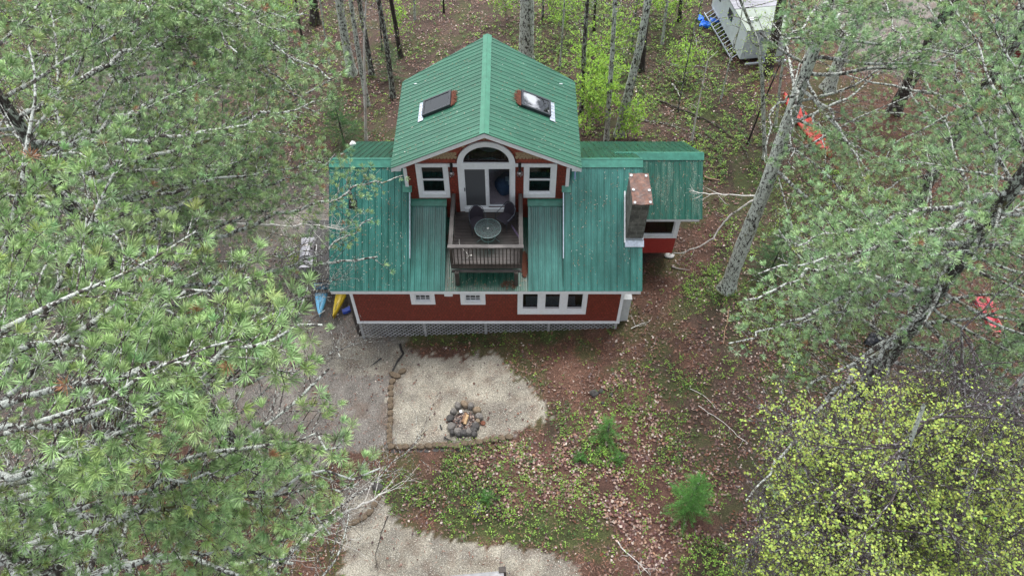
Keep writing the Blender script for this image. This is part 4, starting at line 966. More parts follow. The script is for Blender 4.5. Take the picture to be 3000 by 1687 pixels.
def pine(label, base, h, r0, z0, L, seed, lean=(0, 0), col_=(.15, .3, .09), ts=.145, nl=46, bk=None, needle_w=.0052, nn=32, pf=1.6, trunk_pts=None, extra=()):
    r = np.random.default_rng(seed); b = Vector(base); root = empty('pine_tree', tuple(b), 0, label, 'pine tree', 'tall white pines standing round the cabin')
    top = b + Vector((lean[0], lean[1], h - b.z))
    pts = trunk_pts or [b, b.lerp(top, .35) + Vector((r.normal(0, .05), r.normal(0, .05), 0)), b.lerp(top, .7) + Vector((r.normal(0, .08), r.normal(0, .08), 0)), top]
    trunk_mesh(pts, [r0, r0*.82, r0*.5, .03], bk or BK, root, seed=seed)
    def tp(z):
        for p, q in zip(pts[:-1], pts[1:]):
            if p.z <= z <= q.z: return np.array(p.lerp(q, (z - p.z)/(q.z - p.z)))
        return np.array(pts[-1])
    limbs, twigs, T, TD, TS, TH_ = [], [], [], [], [], []
    az = r.uniform(0, 6.28)
    for i in range(nl + len(extra)):
        t = (i + r.uniform(0, .8)) / nl; z = z0 + (h - z0 - .3) * t; az += 2.4 + r.normal(0, .35)
        Lm = L * (1.0 - .8*t**pf) * r.uniform(.7, 1.1) * (1.0 if t > .15 else .85); el = r.uniform(-.08, .2) + .5*t
        p = tp(z); d = np.array([math.cos(az)*math.cos(el), math.sin(az)*math.cos(el), math.sin(el)]); n = max(4, int(Lm/.32)); seg = Lm/n
        path = [p]; dirs = []
        ex = i >= nl
        if ex:
            zs, tx, ty, tz = extra[i - nl]; p = tp(zs); tgt = np.array(at_z(tx, ty, tz)); v = tgt - p; Lm = np.linalg.norm(v); d = v/Lm; n = max(5, int(Lm/.32)); seg = Lm/n; path = [p]; bow = r.normal(0, .35, 3) * np.array([1, 1, .4])
            for k in range(n):
                q = path[0] + v*(k+1)/n + bow*math.sin(math.pi*(k+1)/n) + r.normal(0, .05, 3); dirs.append((q - p)/np.linalg.norm(q - p)); p = q; path.append(q)
        for k in range(0 if ex else n):
            d = d + r.normal(0, .13, 3) * np.array([1, 1, .5]); d[2] += .01*k/ n; d /= np.linalg.norm(d); p = p + d*seg; path.append(p); dirs.append(d.copy())
        rl = .014 + .0085*Lm
        kept = 0; mine = []; tw = []
        for k in range(n):
            if (k + 1) / n < (.4 if ex else .16): continue
            for sgn in (-1, 1):
                for rep in range(2):
                    if r.random() < .3: continue
                    f = r.random(); p = path[k]*(1-f) + path[k+1]*f; dl = dirs[k]
                    side = np.array([-dl[1], dl[0], 0]) * sgn; side /= np.linalg.norm(side) + 1e-9
                    s2 = dl*r.uniform(.35, .9) + side*r.uniform(.6, 1) + np.array([0, 0, r.uniform(.0, .38)]); s2 /= np.linalg.norm(s2)
                    l2 = (.3 + .32*Lm*(1 - (k+1)/n) ** .8 * r.uniform(.5, 1.1)) * 1.0; l2 = min(l2, 1.5)
                    pe = p + s2*l2 + np.array([0, 0, .05*l2]); thr = r.uniform(.08, .95) * (.6 if ex else 1)
                    px, py, dd = proj_np(np.array([pe])); inside = -150 < px[0] < 3150 and -150 < py[0] < 1850
                    dn = (samp(PINE, px, py)[0] / 9) ** 1.35 * 1.12 if inside else .25
                    if dn < thr * .75: 
                        if dn > .12 and r.random() < .5: tw.append((*p, *pe, .008, .003))
                        continue
                    tw.append((*p, *pe, .009 + .004*l2, .0035))
                    m3 = max(2, int(l2/.2))
                    for j in range(m3):
                        ff = (j + .6) / m3; q = p + (pe - p)*ff; sg = 1 if (j % 2) else -1; sd3 = np.array([-s2[1], s2[0], 0])*sg
                        d3 = s2*r.uniform(.5, 1) + sd3*r.uniform(.4, .9) + np.array([0, 0, r.uniform(.1, .7)]); d3 /= np.linalg.norm(d3); l3 = r.uniform(.06, .2) * (1.3 - ff*.5)
                        if j == m3-1: d3 = s2 + np.array([0, 0, .25]); d3 /= np.linalg.norm(d3)
                        e = q + d3*l3; tw.append((*q, *e, .0035, .002)); mine.append((e, d3, ts*r.uniform(.6, 1.22), thr))
                        if thr < .9: kept = k + 1
        if not mine and r.random() < .3 and i < nl*.5: 
            # a bare dead limb
            pe_ = path[min(n, n//2 + 1)]; px, py, dd = proj_np(np.array([pe_]))
            if samp(PINE, px, py)[0] < 2: continue
            for k in range(min(n, n//2 + 1)): limbs.append((*path[k], *path[k+1], rl*(1-.75*k/n), rl*(1-.75*(k+1)/n)))
            continue
        if not mine:
            continue
        pxs, pys, _d = proj_np(np.array(path)); dd_ = samp(PINE, pxs, pys); off_ = (pxs < -50) | (pxs > 3050) | (pys < -50) | (pys > 1730); good = [k for k in range(n) if dd_[k+1] > 1.2 or off_[k+1]]; kl = min(kept, (max(good) + 1) if good else 0) if not ex else max(kept, 1)
        for k in range(min(n, kl)): limbs.append((*path[k], *path[k+1], rl*(1-.8*k/n), rl*(1-.8*(k+1)/n)))
        twigs += tw
        for e, d3, s_, th in mine: T.append(e); TD.append(d3); TS.append(s_); TH_.append(th)
    off = np.array([b.x, b.y, b.z])
    if T:
        T = np.array(T); TD = np.array(TD); TS = np.array(TS); TH_ = np.array(TH_); px, py, ins = frame_weight(T); dn = (samp(PINE, px, py) / 9) ** 1.35 * 1.12
        keep = np.where(ins, dn > TH_*.75 + r.normal(0, .05, len(T)), r.random(len(T)) < .25) & (np.linalg.norm(T - np.array([0, 0, CAM_H]), axis=1) > 3.2)
        keep &= ~((T[:, 0] > -6.6) & (T[:, 0] < 7.2) & (T[:, 1] > 15.6) & (T[:, 1] < 24) & (T[:, 2] < 9))
        T, TD, TS = T[keep], TD[keep], TS[keep]
        if len(T):
            needles(T - off, TD, TS, root, r, col_, nn, needle_w)
    sh = lambda S: [tuple(np.array(s) - np.concatenate([off, off, [0, 0]])) for s in S]
    if limbs: seg_mesh('limbs', sh(limbs), LIMB, root, 6)
    if twigs: seg_mesh('twigs', sh(twigs), TWIG, root, 3)
    return root
def needles(T, TD, TS, parent, r, col_, nn, wd, name='needles'):
    n = len(T); N = n*nn; D = np.repeat(TD, nn, 0); g_ = r.normal(0, 1, (N, 3)); g_ /= np.linalg.norm(g_, axis=1, keepdims=True)
    D = D*np.repeat(r.uniform(.6, 1.35, (n, 1)), nn, 0) + g_*.95 + np.array([0, 0, .15]); D /= np.linalg.norm(D, axis=1, keepdims=True)
    Ln = np.repeat(TS, nn) * r.uniform(.75, 1.1, N); S0 = np.repeat(T, nn, 0) - np.repeat(TD, nn, 0) * (r.uniform(0, .05, (N, 1)))
    E = S0 + D*Ln[:, None]; E[:, 2] -= .12*Ln*(r.random(N))
    Sd = np.cross(D, r.normal(0, 1, (N, 3))); Sd /= np.linalg.norm(Sd, axis=1, keepdims=True) + 1e-9
    W_ = wd
    V = np.empty((N, 4, 3)); mid = S0*.45 + E*.55; V[:, 0] = S0; V[:, 1] = mid + Sd*W_; V[:, 2] = E; V[:, 3] = mid - Sd*W_
    c0 = np.array(col_); ct = c0 * r.uniform(.6, 1.3, (n, 1)) + r.normal(0, .012, (n, 3)) + np.outer(np.maximum(0, r.normal(0, .03, n)), [1, .75, -.2]); dead_ = r.random(n) < .008; ct[dead_] = np.array((.34, .17, .09)); c_ = np.repeat(ct, nn, 0)[:, None, :] * np.array([.75, 1.05, 1.35, 1.05])[None, :, None] * r.uniform(.85, 1.15, (N, 1, 1))
    return mesh_np(name, V.reshape(-1, 3), np.arange(N*4).reshape(N, 4), M['needle'], parent, c_.reshape(-1, 3).clip(0, 1))
gA = on_ground(683, 1310)
LG = (.25, .375, .175); RG = (.255, .395, .195)
exA = [(8.5, 1215, 742, 8.6), (9.5, 1190, 505, 9.5), (11.5, 1010, 455, 11.5), (13, 1020, 205, 13.5), (10, 960, 560, 10.3), (14.5, 900, 40, 15), (12, 880, 330, 12), (7.5, 960, 730, 7), (10.5, 830, 400, 11), (14, 960, 290, 14), (12, 950, 480, 12.2),
       (9, 1090, 640, 9.2), (11, 780, 560, 11.5), (13.5, 840, 140, 14)]
pine('big pine whose thick lichened trunk rises from bare soil left of the fire pit', gA, 20.0, .27, 5.5, 6.4, 101, (-.2, 0), LG, nl=64, extra=exA)
exB = [(16, 800, 900, 17.6), (17, 930, 950, 18), (15, 720, 1080, 17), (16.5, 880, 1080, 17.5), (14.5, 1105, 1370, 15), (13.5, 1060, 1420, 14), (15.5, 620, 780, 17), (16.8, 700, 980, 18), (13, 960, 1560, 14), (12, 900, 1640, 13.5), (17, 850, 800, 17.4), (15, 1000, 1290, 15.4), (14, 760, 1380, 16)]
pine('near pine whose lichened limbs fill the lower left corner', (-7.4, 3.6, -.3), 20.6, .27, 7, 6.6, 102, (0, .3), (.25, .38, .16), .15, 58, nn=50, pf=3.5, needle_w=.0042, extra=exB)
exC = [(15, 740, 40, 15.5), (15, 600, 60, 15.5), (14, 900, 190, 14.5), (14, 980, 235, 14.5), (13, 860, 270, 13.5), (14, 700, 150, 15), (15, 820, 90, 15.5), (15.5, 450, 40, 16), (14, 560, 170, 14.5), (13.5, 640, 260, 14), (12.5, 930, 330, 13)]
pine('pine spreading over the side deck left of the cabin', (-12.4, 19.6, -.3), 19.0, .25, 6, 7.0, 103, (.3, 0), LG, nl=62, extra=exC)
pine('pine crown filling the left edge halfway down the photo', (-14.6, 8.5, -.3), 18.0, .22, 6, 5.5, 104, (.2, 0), LG, nl=46)
pine('pine behind the others in the upper left corner', tuple(on_ground(545, 338)), 18.6, .24, 5, 6.8, 105, (.3, 0), (.225, .33, .17), nl=56)
exR = [(11, 2130, 1010, 12.5), (11.5, 2160, 900, 13), (12.5, 2230, 800, 14), (9, 2220, 1310, 10.5), (8.5, 2190, 1460, 10), (13, 2330, 720, 14.5), (10, 2260, 960, 12)]
pine('pine with a thick pale lichened trunk above the yellow-green tree', tuple(on_ground(2420, 1290)), 18.8, .27, 5.5, 6.2, 106, (0, 0), RG, .14, 62, extra=exR)
exQ = [(10.5, 2240, 480, 11), (11, 2330, 500, 11.5), (13, 2230, 120, 15), (13.5, 2330, 100, 15.5), (14, 2480, 110, 15.5), (14, 2640, 140, 15), (10, 2420, 480, 11), (11, 2540, 520, 11.5)]
pine('pine with a big mottled trunk right of the red addition', tuple(on_ground(2128, 847)), 18.6, .27, 7.5, 6.2, 107, (0, 0), RG, .14, 54, bk=BKL, extra=exQ)
pine('pine with a dark trunk in front of the pale yard at the upper right', tuple(on_ground(2621, 325)), 19.0, .3, 6, 6.5, 108, (0, 0), (.22, .33, .22), nl=54, bk=BKD)
pine('pine in the middle of the right side beyond the small spruce', (15.6, 20.5, 1.3), 18.6, .24, 6, 6.5, 109, (0, 0), RG, .14, 56)
pine('pine at the far right edge above the faded red sled', (15.0, 12.6, 1.3), 18.4, .24, 6, 5.8, 110, (0, 0), RG, .14, 52)
pine('tall pine with a lichened trunk right of the white trailer', tuple(on_ground(2425, 262)), 19.5, .28, 8, 6.5, 111, (.2, 0), RG, nl=50, bk=BKL)

# ---- bare spring hardwoods, each placed by its own foot and lean
def above(b, px, py):
    """point seen at (px,py) that stands over the foot b"""
    r_ = ray(px, py); t = b.y / r_.y; return Vector((r_.x*t, b.y, CAM_H + r_.z*t))
def leaves(name, P, col_, size, parent, r, m=None, droop=.3):
    n = len(P); a = r.uniform(0, 2*np.pi, n); A = np.stack([np.cos(a), np.sin(a), r.normal(-droop, .3, n)], 1); B = np.stack([-np.sin(a), np.cos(a), r.normal(0, .35, n)], 1)
    s_ = (size * r.uniform(.65, 1.2, n))[:, None]; base = np.array(col_) * r.uniform(.75, 1.25, (n, 1)) + np.outer(r.normal(0, .02, n), [1, .4, 0])
    return quads(P, A*s_, B*s_*.48, base.clip(.005, 1), name, M['leaf'], parent)
def hardwood(label, foot, upper, dia, seed, bk, twigs_=16, leafn=0, group='slim bare hardwoods behind the cabin', top=17.0, leafcol=(.2, .3, .05), name='hardwood_tree', cat='tree', zlo=2.5, blen=1.8):
    r = np.random.default_rng(seed); b = on_ground(*foot); pts = [b]
    for u in upper: pts.append(above(b, *u))
    d = (pts[-1] - pts[0]).normalized(); 
    while pts[-1].z < top: pts.append(pts[-1] + d*2 + Vector((r.normal(0, .08), r.normal(0, .08), 0)))
    root = empty(name, tuple(b), 0, label, cat, group); n = len(pts)
    H_ = pts[-1].z - b.z; rads = [dia/2 * (1 - .72*(p.z - b.z)/H_) for p in pts]
    trunk_mesh(pts, rads, bk, root, n=10, seed=seed)
    S = []; LP = []
    for i in range(twigs_):
        z = b.z + zlo + (H_ - zlo - .5) * (i + r.random()) / twigs_; q = pts[-1]
        for p0_, p1_ in zip(pts[:-1], pts[1:]):
            if p0_.z <= z <= p1_.z: q = p0_.lerp(p1_, (z - p0_.z)/(p1_.z - p0_.z)); break
        q = np.array(q) - np.array(b); az = r.uniform(0, 6.28); d_ = np.array([math.cos(az), math.sin(az), r.uniform(.1, .9)]); d_ /= np.linalg.norm(d_); L = blen * r.uniform(.5, 1.3) * (.6 + .6*(z - b.z)/H_); k = 6
        rr = .010 + .008*L
        for j in range(k):
            d_ = d_ + r.normal(0, .22, 3); d_ /= np.linalg.norm(d_); e = q + d_*L/k; S.append((*q, *e, rr*(1 - j/k*.8), rr*(1 - (j+1)/k*.8))); 
            if j > 0 and r.random() < .75:
                dd = d_ + r.normal(0, .7, 3); dd /= np.linalg.norm(dd); ll = L * r.uniform(.12, .35); m_ = e + dd*ll; S.append((*e, *m_, rr*.4, .003)); 
                d2 = dd + r.normal(0, .6, 3); d2 /= np.linalg.norm(d2); m2 = m_ + d2*ll*.6; S.append((*m_, *m2, .004, .002)); LP += [m_, m2]
            LP.append(e); q = e
    if S: seg_mesh('limbs', S, TWIG, root, 4)
    if leafn and LP:
        LP = np.array(LP); P = LP[r.integers(0, len(LP), leafn)] + r.normal(0, .09, (leafn, 3)); leaves('leaves', P, leafcol, .04, root, r)
    return root
hw = [
 ('dark thick trunk at the top left of the woods behind the cabin', (925, 68), [(918, 0)], .5, BKD, 6, 0),
 ('thin spindly dark sapling left of the group of pale trunks', (886, 123), [(874, 50)], .12, BKD, 8, 120),
 ('thick pale lichened trunk with a dark foot in the cluster behind the cabin', (1032, 218), [(1008, 100), (992, 0)], .46, BKL, 16, 60),
 ('leaning grey trunk reaching the ground closest behind the cabin on the left', (1076, 308), [(1046, 130), (1027, 0)], .25, BKL, 18, 60),
 ('dark mottled trunk just right of the white birch', (1091, 222), [(1068, 90), (1052, 0)], .27, BK, 14, 60),
 ('dark trunk with white lichen spots nearest the left edge of the roof', (1153, 287), [(1128, 100), (1109, 0)], .27, BK, 16, 80),
 ('dark trunk with leafy sprouts farther behind the roof on the left', (1173, 170), [(1156, 60), (1145, 0)], .24, BKD, 10, 200),
 ('very thick grey trunk rising directly behind the right slope of the roof', (1543, 185), [(1544, 60), (1545, 0)], .78, BKL, 14, 80),
 ('narrow dark trunk among bright leaves right of the thick one', (1703, 335), [(1712, 140), (1721, 0)], .22, BK, 18, 160),
 ('slim pale speckled trunk standing behind the dark green roof', (1776, 412), [(1795, 134), (1803, 0)], .24, BKL, 22, 100),
 ('stout leaning lichened trunk behind the dark green roof', (1812, 396), [(1875, 134), (1900, 0)], .42, BKL, 20, 100),
 ('dark trunk half hidden behind the stout leaning one', (1878, 208), [(1892, 60), (1899, 0)], .3, BKD, 8, 60),
 ('grey sapling with small leaves in front of the white trailer', (2241, 466), [(2233, 217), (2217, 116), (2168, 0)], .19, BKL, 30, 520),
 ('second slender lichened stem beside the leafy sapling', (2272, 372), [(2287, 233), (2299, 147)], .13, BKL, 18, 160),
 ('dark trunk crossing the end of the white trailer', (2248, 215), [(2272, 100), (2291, 0)], .48, BKD, 12, 160),
]
for i, (lb, ft, up_, dia, bk, tw_, lf) in enumerate(hw): hardwood(lb, ft, up_, dia, 300 + i, bk, tw_ + 6, lf * 3)
for i, (fx, fy, ux, dia) in enumerate([(1010, 120, 1003, .11), (1215, 60, 1212, .12), (1300, 40, 1298, .1), (1590, 60, 1594, .12), (1640, 200, 1648, .1), (1740, 90, 1746, .13), (1850, 150, 1862, .11), (1940, 130, 1953, .16), (1990, 60, 1998, .2), (1985, 330, 2006, .08), (2110, 300, 2136, .08), (2190, 420, 2232, .09), (1120, 150, 1112, .1), (965, 190, 948, .1), (800, 130, 782, .16)]):
    hardwood('slender bare sapling in the woods behind the cabin', (fx, fy), [(ux, fy - 110)], dia, 360 + i, (BK, BKL, BKD)[i % 3], 14, 170, group='slender saplings behind the cabin', top=9, zlo=1.0, blen=1.2)
# white birch and leaning thin birch
hardwood('thin white birch stem leaning behind the left rear roof', (1072, 411), [(1069, 260), (1066, 133)], .14, 330, BIR, 8, 0, top=9, blen=.9, name='birch_tree', cat='birch')
hardwood('crooked thin pale birch right of the green rear roof', (2026, 413), [(2047, 300), (2074, 177), (2103, 150)], .09, 331, BIR, 12, 60, top=4, zlo=1.2, blen=.9, name='birch_tree', cat='birch')

# ---- beech saplings with bright hanging leaves
def sapling(label, foot, h, rad, n, seed, c=(.2, .36, .035), size=.055):
    r = np.random.default_rng(seed); b = on_ground(*foot); root = empty('beech_sapling', tuple(b), 0, label, 'sapling', 'bright leafed saplings in the woods'); S = []; P = []
    for sidx in range(2):
        q = np.array([r.normal(0, .1), r.normal(0, .1), 0]); d = np.array([r.normal(0, .12), r.normal(0, .12), 1.0]); k = 8
        for j in range(k):
            e = q + d*h/k + r.normal(0, .03, 3); S.append((*q, *e, .018*(1-j/k*.7), .018*(1-(j+1)/k*.7)))
            if j > 1:
                for t_ in range(4):
                    az = r.uniform(0, 6.28); L = rad * r.uniform(.4, 1.1); dd = np.array([math.cos(az), math.sin(az), r.uniform(-.05, .35)]); m = e.copy()
                    for w_ in range(4):
                        m2 = m + dd*L/4 + r.normal(0, .03, 3); S.append((*m, *m2, .006, .004)); m = m2; P.append(m)
            q = e
    seg_mesh('stems', S, TWIG, root, 3); P = np.array(P); P = np.repeat(P, max(1, n//len(P) + 1), 0)[:n*2]; P = P[r.permutation(len(P))[:n]] + r.normal(0, .07, (min(n, len(P)), 3))
    leaves('leaves', P, c, size, root, r, droop=.7); return root
sp_ = [((1712, 395), 3.2, 1.1, 420, 'dense bright green sapling against the right edge of the upper roof'), ((1760, 330), 3.0, 1.2, 420, 'bright leafy sapling between the two slim trunks behind the roof'),
 ((1735, 250), 2.6, 1.0, 320, 'leafy sapling up the slope from the densest one'), ((1850, 415), 1.9, .8, 200, 'low leafy sapling at the foot of the stout leaning trunk'),
 ((1800, 190), 2.6, 1.3, 260, 'spreading sapling beyond the slim pale trunk'), ((1650, 120), 2.6, 1.3, 260, 'spreading sapling behind the upper right corner of the roof'), ((1480, 60), 2.2, 1.1, 180, 'leafy sapling just behind the roof peak'),
 ((1610, 40), 2.4, 1.2, 200, 'leafy sapling at the top of the photo above the right slope'), ((1960, 90), 2.8, 1.5, 330, 'broad sapling left of the blue bundle and ladder'), ((2010, 240), 2.0, 1.0, 180, 'sparse sapling on the leafy ground below the ladder'),
 ((1900, 40), 2.6, 1.3, 260, 'sapling at the top edge between the leaning trunk and the trailer'), ((1170, 130), 2.2, .8, 110, 'small sapling among the trunks left of the roof peak'), ((850, 60), 1.8, 1.0, 120, 'bright sapling at the upper left beside the dark trunk'),
 ((2000, 500), 1.3, .6, 90, 'low leafy sapling right of the addition roof'), ((640, 190), 1.6, 1.0, 140, 'yellowish sapling glimpsed between the upper left pines')]
for i, (ft, h, rad, n, lb) in enumerate(sp_): sapling(lb, ft, h, rad, int(n * 4), 400 + i, size=.06)
sapling('small lime green seedling in the moss below the fire pit', (1407, 1505), .7, .2, 60, 440, (.3, .45, .05), .035)
sapling('yellowish green bush beside the left end of the side deck', (872, 800), 1.5, .55, 420, 441, (.13, .22, .03), .035); sapling('bright green bush just above the barbecue', (925, 690), 1.2, .4, 180, 442, (.15, .25, .03), .035)

# ---- spruces
def spruce(label, foot, h, rad, seed, c=(.075, .2, .04), dens=1.0):
    r = np.random.default_rng(seed); b = on_ground(*foot); root = empty('spruce_sapling', tuple(b), 0, label, 'spruce', 'young spruces and firs'); S = []; P = []; A = []; B = []
    S.append((0, 0, 0, r.normal(0, .03), r.normal(0, .03), h, .012 + .012*h, .004)); nw = max(5, int(h/.13)); 
    for i in range(nw):
        t = (i + .5)/nw; z = h*(.06 + .94*t); Lr = rad*(1 - t)**.75 * 1.0 + .05; nb = 7
        for j in range(nb):
            az = r.uniform(0, 6.28); L = Lr*r.uniform(.55, 1.25); d = np.array([math.cos(az), math.sin(az), .12 - .1*(1-t)]); q = np.array([0, 0, z]); e = q + d*L; S.append((*q, *e, .006, .003))
            m = max(3, int(L/.05))
            for k in range(m):
                f = (k + 1)/m; p = q + d*L*f + np.array([0, 0, .05*f*f])
                for sg in (-1, 1, 0):
                    sd_ = np.array([-d[1], d[0], 0])*sg; dd = d*(.75 if sg else 1) + sd_*.9; dd /= np.linalg.norm(dd); l2 = (.05 + .2*L*(1 - f*.75)) * r.uniform(.6, 1.1); e2 = p + dd*l2 + np.array([0, 0, r.uniform(-.02, .02)])
                    for w_ in range(int(6*dens)):
                        g_ = r.random(); pp = p + (e2 - p)*g_; nd_ = dd*.9 + r.normal(0, .38, 3); nd_ /= np.linalg.norm(nd_); ln = .022
                        P.append(pp); A.append(nd_*ln); x_ = np.cross(nd_, r.normal(0, 1, 3)); B.append(x_/np.linalg.norm(x_)*.006)
    seg_mesh('stem', S[:1], BKD, root, 6); seg_mesh('limbs', S[1:], TWIG, root, 3)
    n = len(P); cc_ = np.array(c)*r.uniform(.65, 1.4, (n, 1)); quads(np.array(P), np.array(A), np.array(B), cc_, 'needles', M['needle'], root); return root
spruce('bushy dark green spruce behind the left rear corner of the cabin', (1010, 425), 3.1, 1.35, 501, (.05, .15, .035), .8)
spruce('small round spruce on leaf litter right of the fire pit', (1778, 1278), 1.05, .62, 502, (.1, .25, .05), 1.2)
spruce('tall young fir standing at the lower right of the clearing', (2005, 1500), 2.8, .78, 503, (.1, .27, .05), 1.2)
spruce('dark spruce beside the big leaning mottled trunk', (2255, 800), 2.7, .95, 504, (.045, .13, .035), .8)
spruce('tiny fir above the lime green seedling', (1425, 1465), .55, .3, 505); spruce('tiny fir in the leaves below the small round spruce', (1812, 1352), .5, .28, 506); spruce('smallest fir low among the pinkish leaves', (1700, 1345), .35, .25, 507)
spruce('loose pale spruce between the trunks left of the roof', (1150, 235), 2.4, .8, 508, (.07, .17, .045), .4)
spruce('dark fir half hidden under the pines by the left edge', (160, 640), 2.2, .9, 509, (.05, .13, .035), .5)

# ---- yellow-green broadleaf trees near the lens
YTW = bark_mat('grey_purple_twig_bark', (.07, .055, .058), (.34, .35, .35), .4, 12)
def broadleaf(label, stems, seed, R_, n_br=120, c=(.25, .33, .06)):
    """stems: lists of world points"""
    r = np.random.default_rng(seed); b = Vector(stems[0][0]); off = np.array(b); root = empty('broadleaf_tree', tuple(b), 0, label, 'tree', 'yellow-green trees in new leaf'); S = []; P = []
    for si, st in enumerate(stems): trunk_mesh([Vector(p) for p in st], [.09*(1 - .85*i/(len(st)-1)) + .012 for i in range(len(st))], BKL, root, n=8, name='trunk' if si == 0 else 'limb', seed=seed+si, flare=False).location = Vector(st[0]) - b
    for i in range(n_br):
        st = stems[r.integers(0, len(stems))]; u = r.uniform(1.2, len(st) - 1.001); k = int(u); q = np.array(st[k])*(1-(u-k)) + np.array(st[k+1])*(u-k)
        az = r.uniform(0, 6.28); d = np.array([math.cos(az), math.sin(az), r.uniform(-.1, .9)]); d /= np.linalg.norm(d); L = R_*r.uniform(.45, 1.1); kk = 9; rr = .022; thr = r.uniform(.05, .8)
        path = []
        for j in range(kk):
            d = d + r.normal(0, .17, 3); d /= np.linalg.norm(d); e = q + d*L/kk; path.append((q, e, d.copy(), j)); q = e
        px, py, dd = proj_np(np.array([path[-1][1]])); ins = -150 < px[0] < 3150 and -150 < py[0] < 1850; dn = samp(YEL, px, py)[0]/9*1.3 if ins else .6
        if dn < thr*.7: continue
        for (a_, e, d_, j) in path:
            S.append((*(a_-off), *(e-off), rr*(1-j/kk*.8), rr*(1-(j+1)/kk*.8)))
            for w_ in range(5):
                if j < 1: continue
                d2 = d_*.6 + r.normal(0, .6, 3); d2 /= np.linalg.norm(d2); l2 = r.uniform(.15, .6); m = e + d2*l2; S.append((*(e-off), *(m-off), .006, .003))
                for t_ in range(3):
                    d3 = d2 + r.normal(0, .6, 3); d3 /= np.linalg.norm(d3); g_ = r.uniform(.3, 1); s_ = e + d2*l2*g_; m3 = s_ + d3*r.uniform(.06, .22); S.append((*(s_-off), *(m3-off), .003, .002)); (P.append(m3) if r.random() < .5 else None)
    seg_mesh('branches', S, YTW, root, 4); P = np.array(P); P = np.repeat(P, 6, 0) + r.normal(0, .038, (len(P)*6, 3)); px, py, ins = frame_weight(P); dn = samp(YEL, px, py)/9
    uu = np.repeat(r.random(len(P)//6), 6); P = P[np.where(ins, uu < np.clip(dn*.95, 0, .8), uu < .3) & (r.random(len(P)) < .8) & (np.linalg.norm(P - np.array([0, 0, CAM_H]), axis=1) > 4)]
    n = len(P); a = r.uniform(0, 6.28, n); A = np.stack([np.cos(a), np.sin(a), r.normal(-.1, .3, n)], 1); B = np.stack([-np.sin(a), np.cos(a), r.normal(0, .3, n)], 1); s_ = r.uniform(.014, .029, (n, 1))
    base = np.array(c)*r.uniform(.6, 1.3, (n, 1)) + np.outer(r.normal(0, .025, n), [1, .2, 0])
    quads(P - off, A*s_, B*s_*.8, base.clip(.01, 1), 'leaves', M['leaf'], root); return root
broadleaf('yellow-green tree in new leaf filling the lower right corner', [[(7.6, 3.3, .9), (7.2, 3.8, 6), (6.7, 4.4, 10), (6.2, 5.0, 13), (5.9, 5.3, 15)], [(7.2, 3.8, 6), (8.2, 4.9, 9.5), (8.4, 5.9, 12.5), (8.1, 6.3, 14.5)], [(6.9, 4.1, 8), (5.6, 4.1, 11), (5.2, 4.6, 12.6)]], 601, 3.0, 210)
broadleaf('paler yellow-green tree behind the nearest one at the right edge', [[(11.5, 7.2, 1.2), (10.9, 7.0, 6), (10.0, 6.8, 10), (9.4, 7.0, 12.5)], [(10.9, 7.0, 6), (10.4, 8.4, 9), (9.4, 9.0, 11.5)]], 602, 3.0, 130)
broadleaf('low young yellow-green tree at the bottom edge right of centre', [[(6.4, 6.2, .8), (6.2, 6.2, 3), (6.0, 6.3, 5.5), (5.8, 6.3, 7)], [(6.3, 6.2, 1.5), (7.4, 6.7, 4), (8.0, 7.2, 6)]], 603, 2.4, 90, (.2, .27, .035))

# ================================================================== THINGS
# ---- balcony table and chairs
tb = empty('patio_table', (-.83, 17.5, DZ), 0, 'round frosted glass patio table on curved legs in the middle of the balcony', 'table')
def ring(rad, z, r_, n=32, rz=1.0): return [(rad*math.cos(2*math.pi*k/n), rad*math.sin(2*math.pi*k/n), z) for k in range(n+1)]
mb = MB(); n = 40; mb.prism([(.445*math.cos(2*math.pi*k/n), .445*math.sin(2*math.pi*k/n), .715) for k in range(n)], (0, 0, .008)); mb.build('table_top', M['table_glass'], tb)
mb = MB(); mb.tube(ring(.45, .72, 0), .009, 6, False); mb.build('rim', M['table_metal'], tb)
mb = MB(); mb.tube(ring(.235, .70, 0), .011, 6, False); mb.tube(ring(.24, .28, 0), .011, 6, False); mb.build('support_ring', M['table_metal'], tb, split=True) if False else mb.build('support_ring', M['table_metal'], tb)
mb = MB(); mb.tube(ring(.026, .728, 0, 16), .006, 6, False); mb.build('parasol_socket', M['white_plastic'], tb)
for k in range(4):
    a = math.pi/2*k + .02; c_, s_ = math.cos(a), math.sin(a); mb = MB()
    mb.tube([(r_*c_, r_*s_, z) for r_, z in ((.43, .705), (.36, .70), (.25, .66), (.2, .5), (.22, .28), (.3, .1), (.4, .01))], .012, 6); mb.build('leg', M['table_metal'], tb)
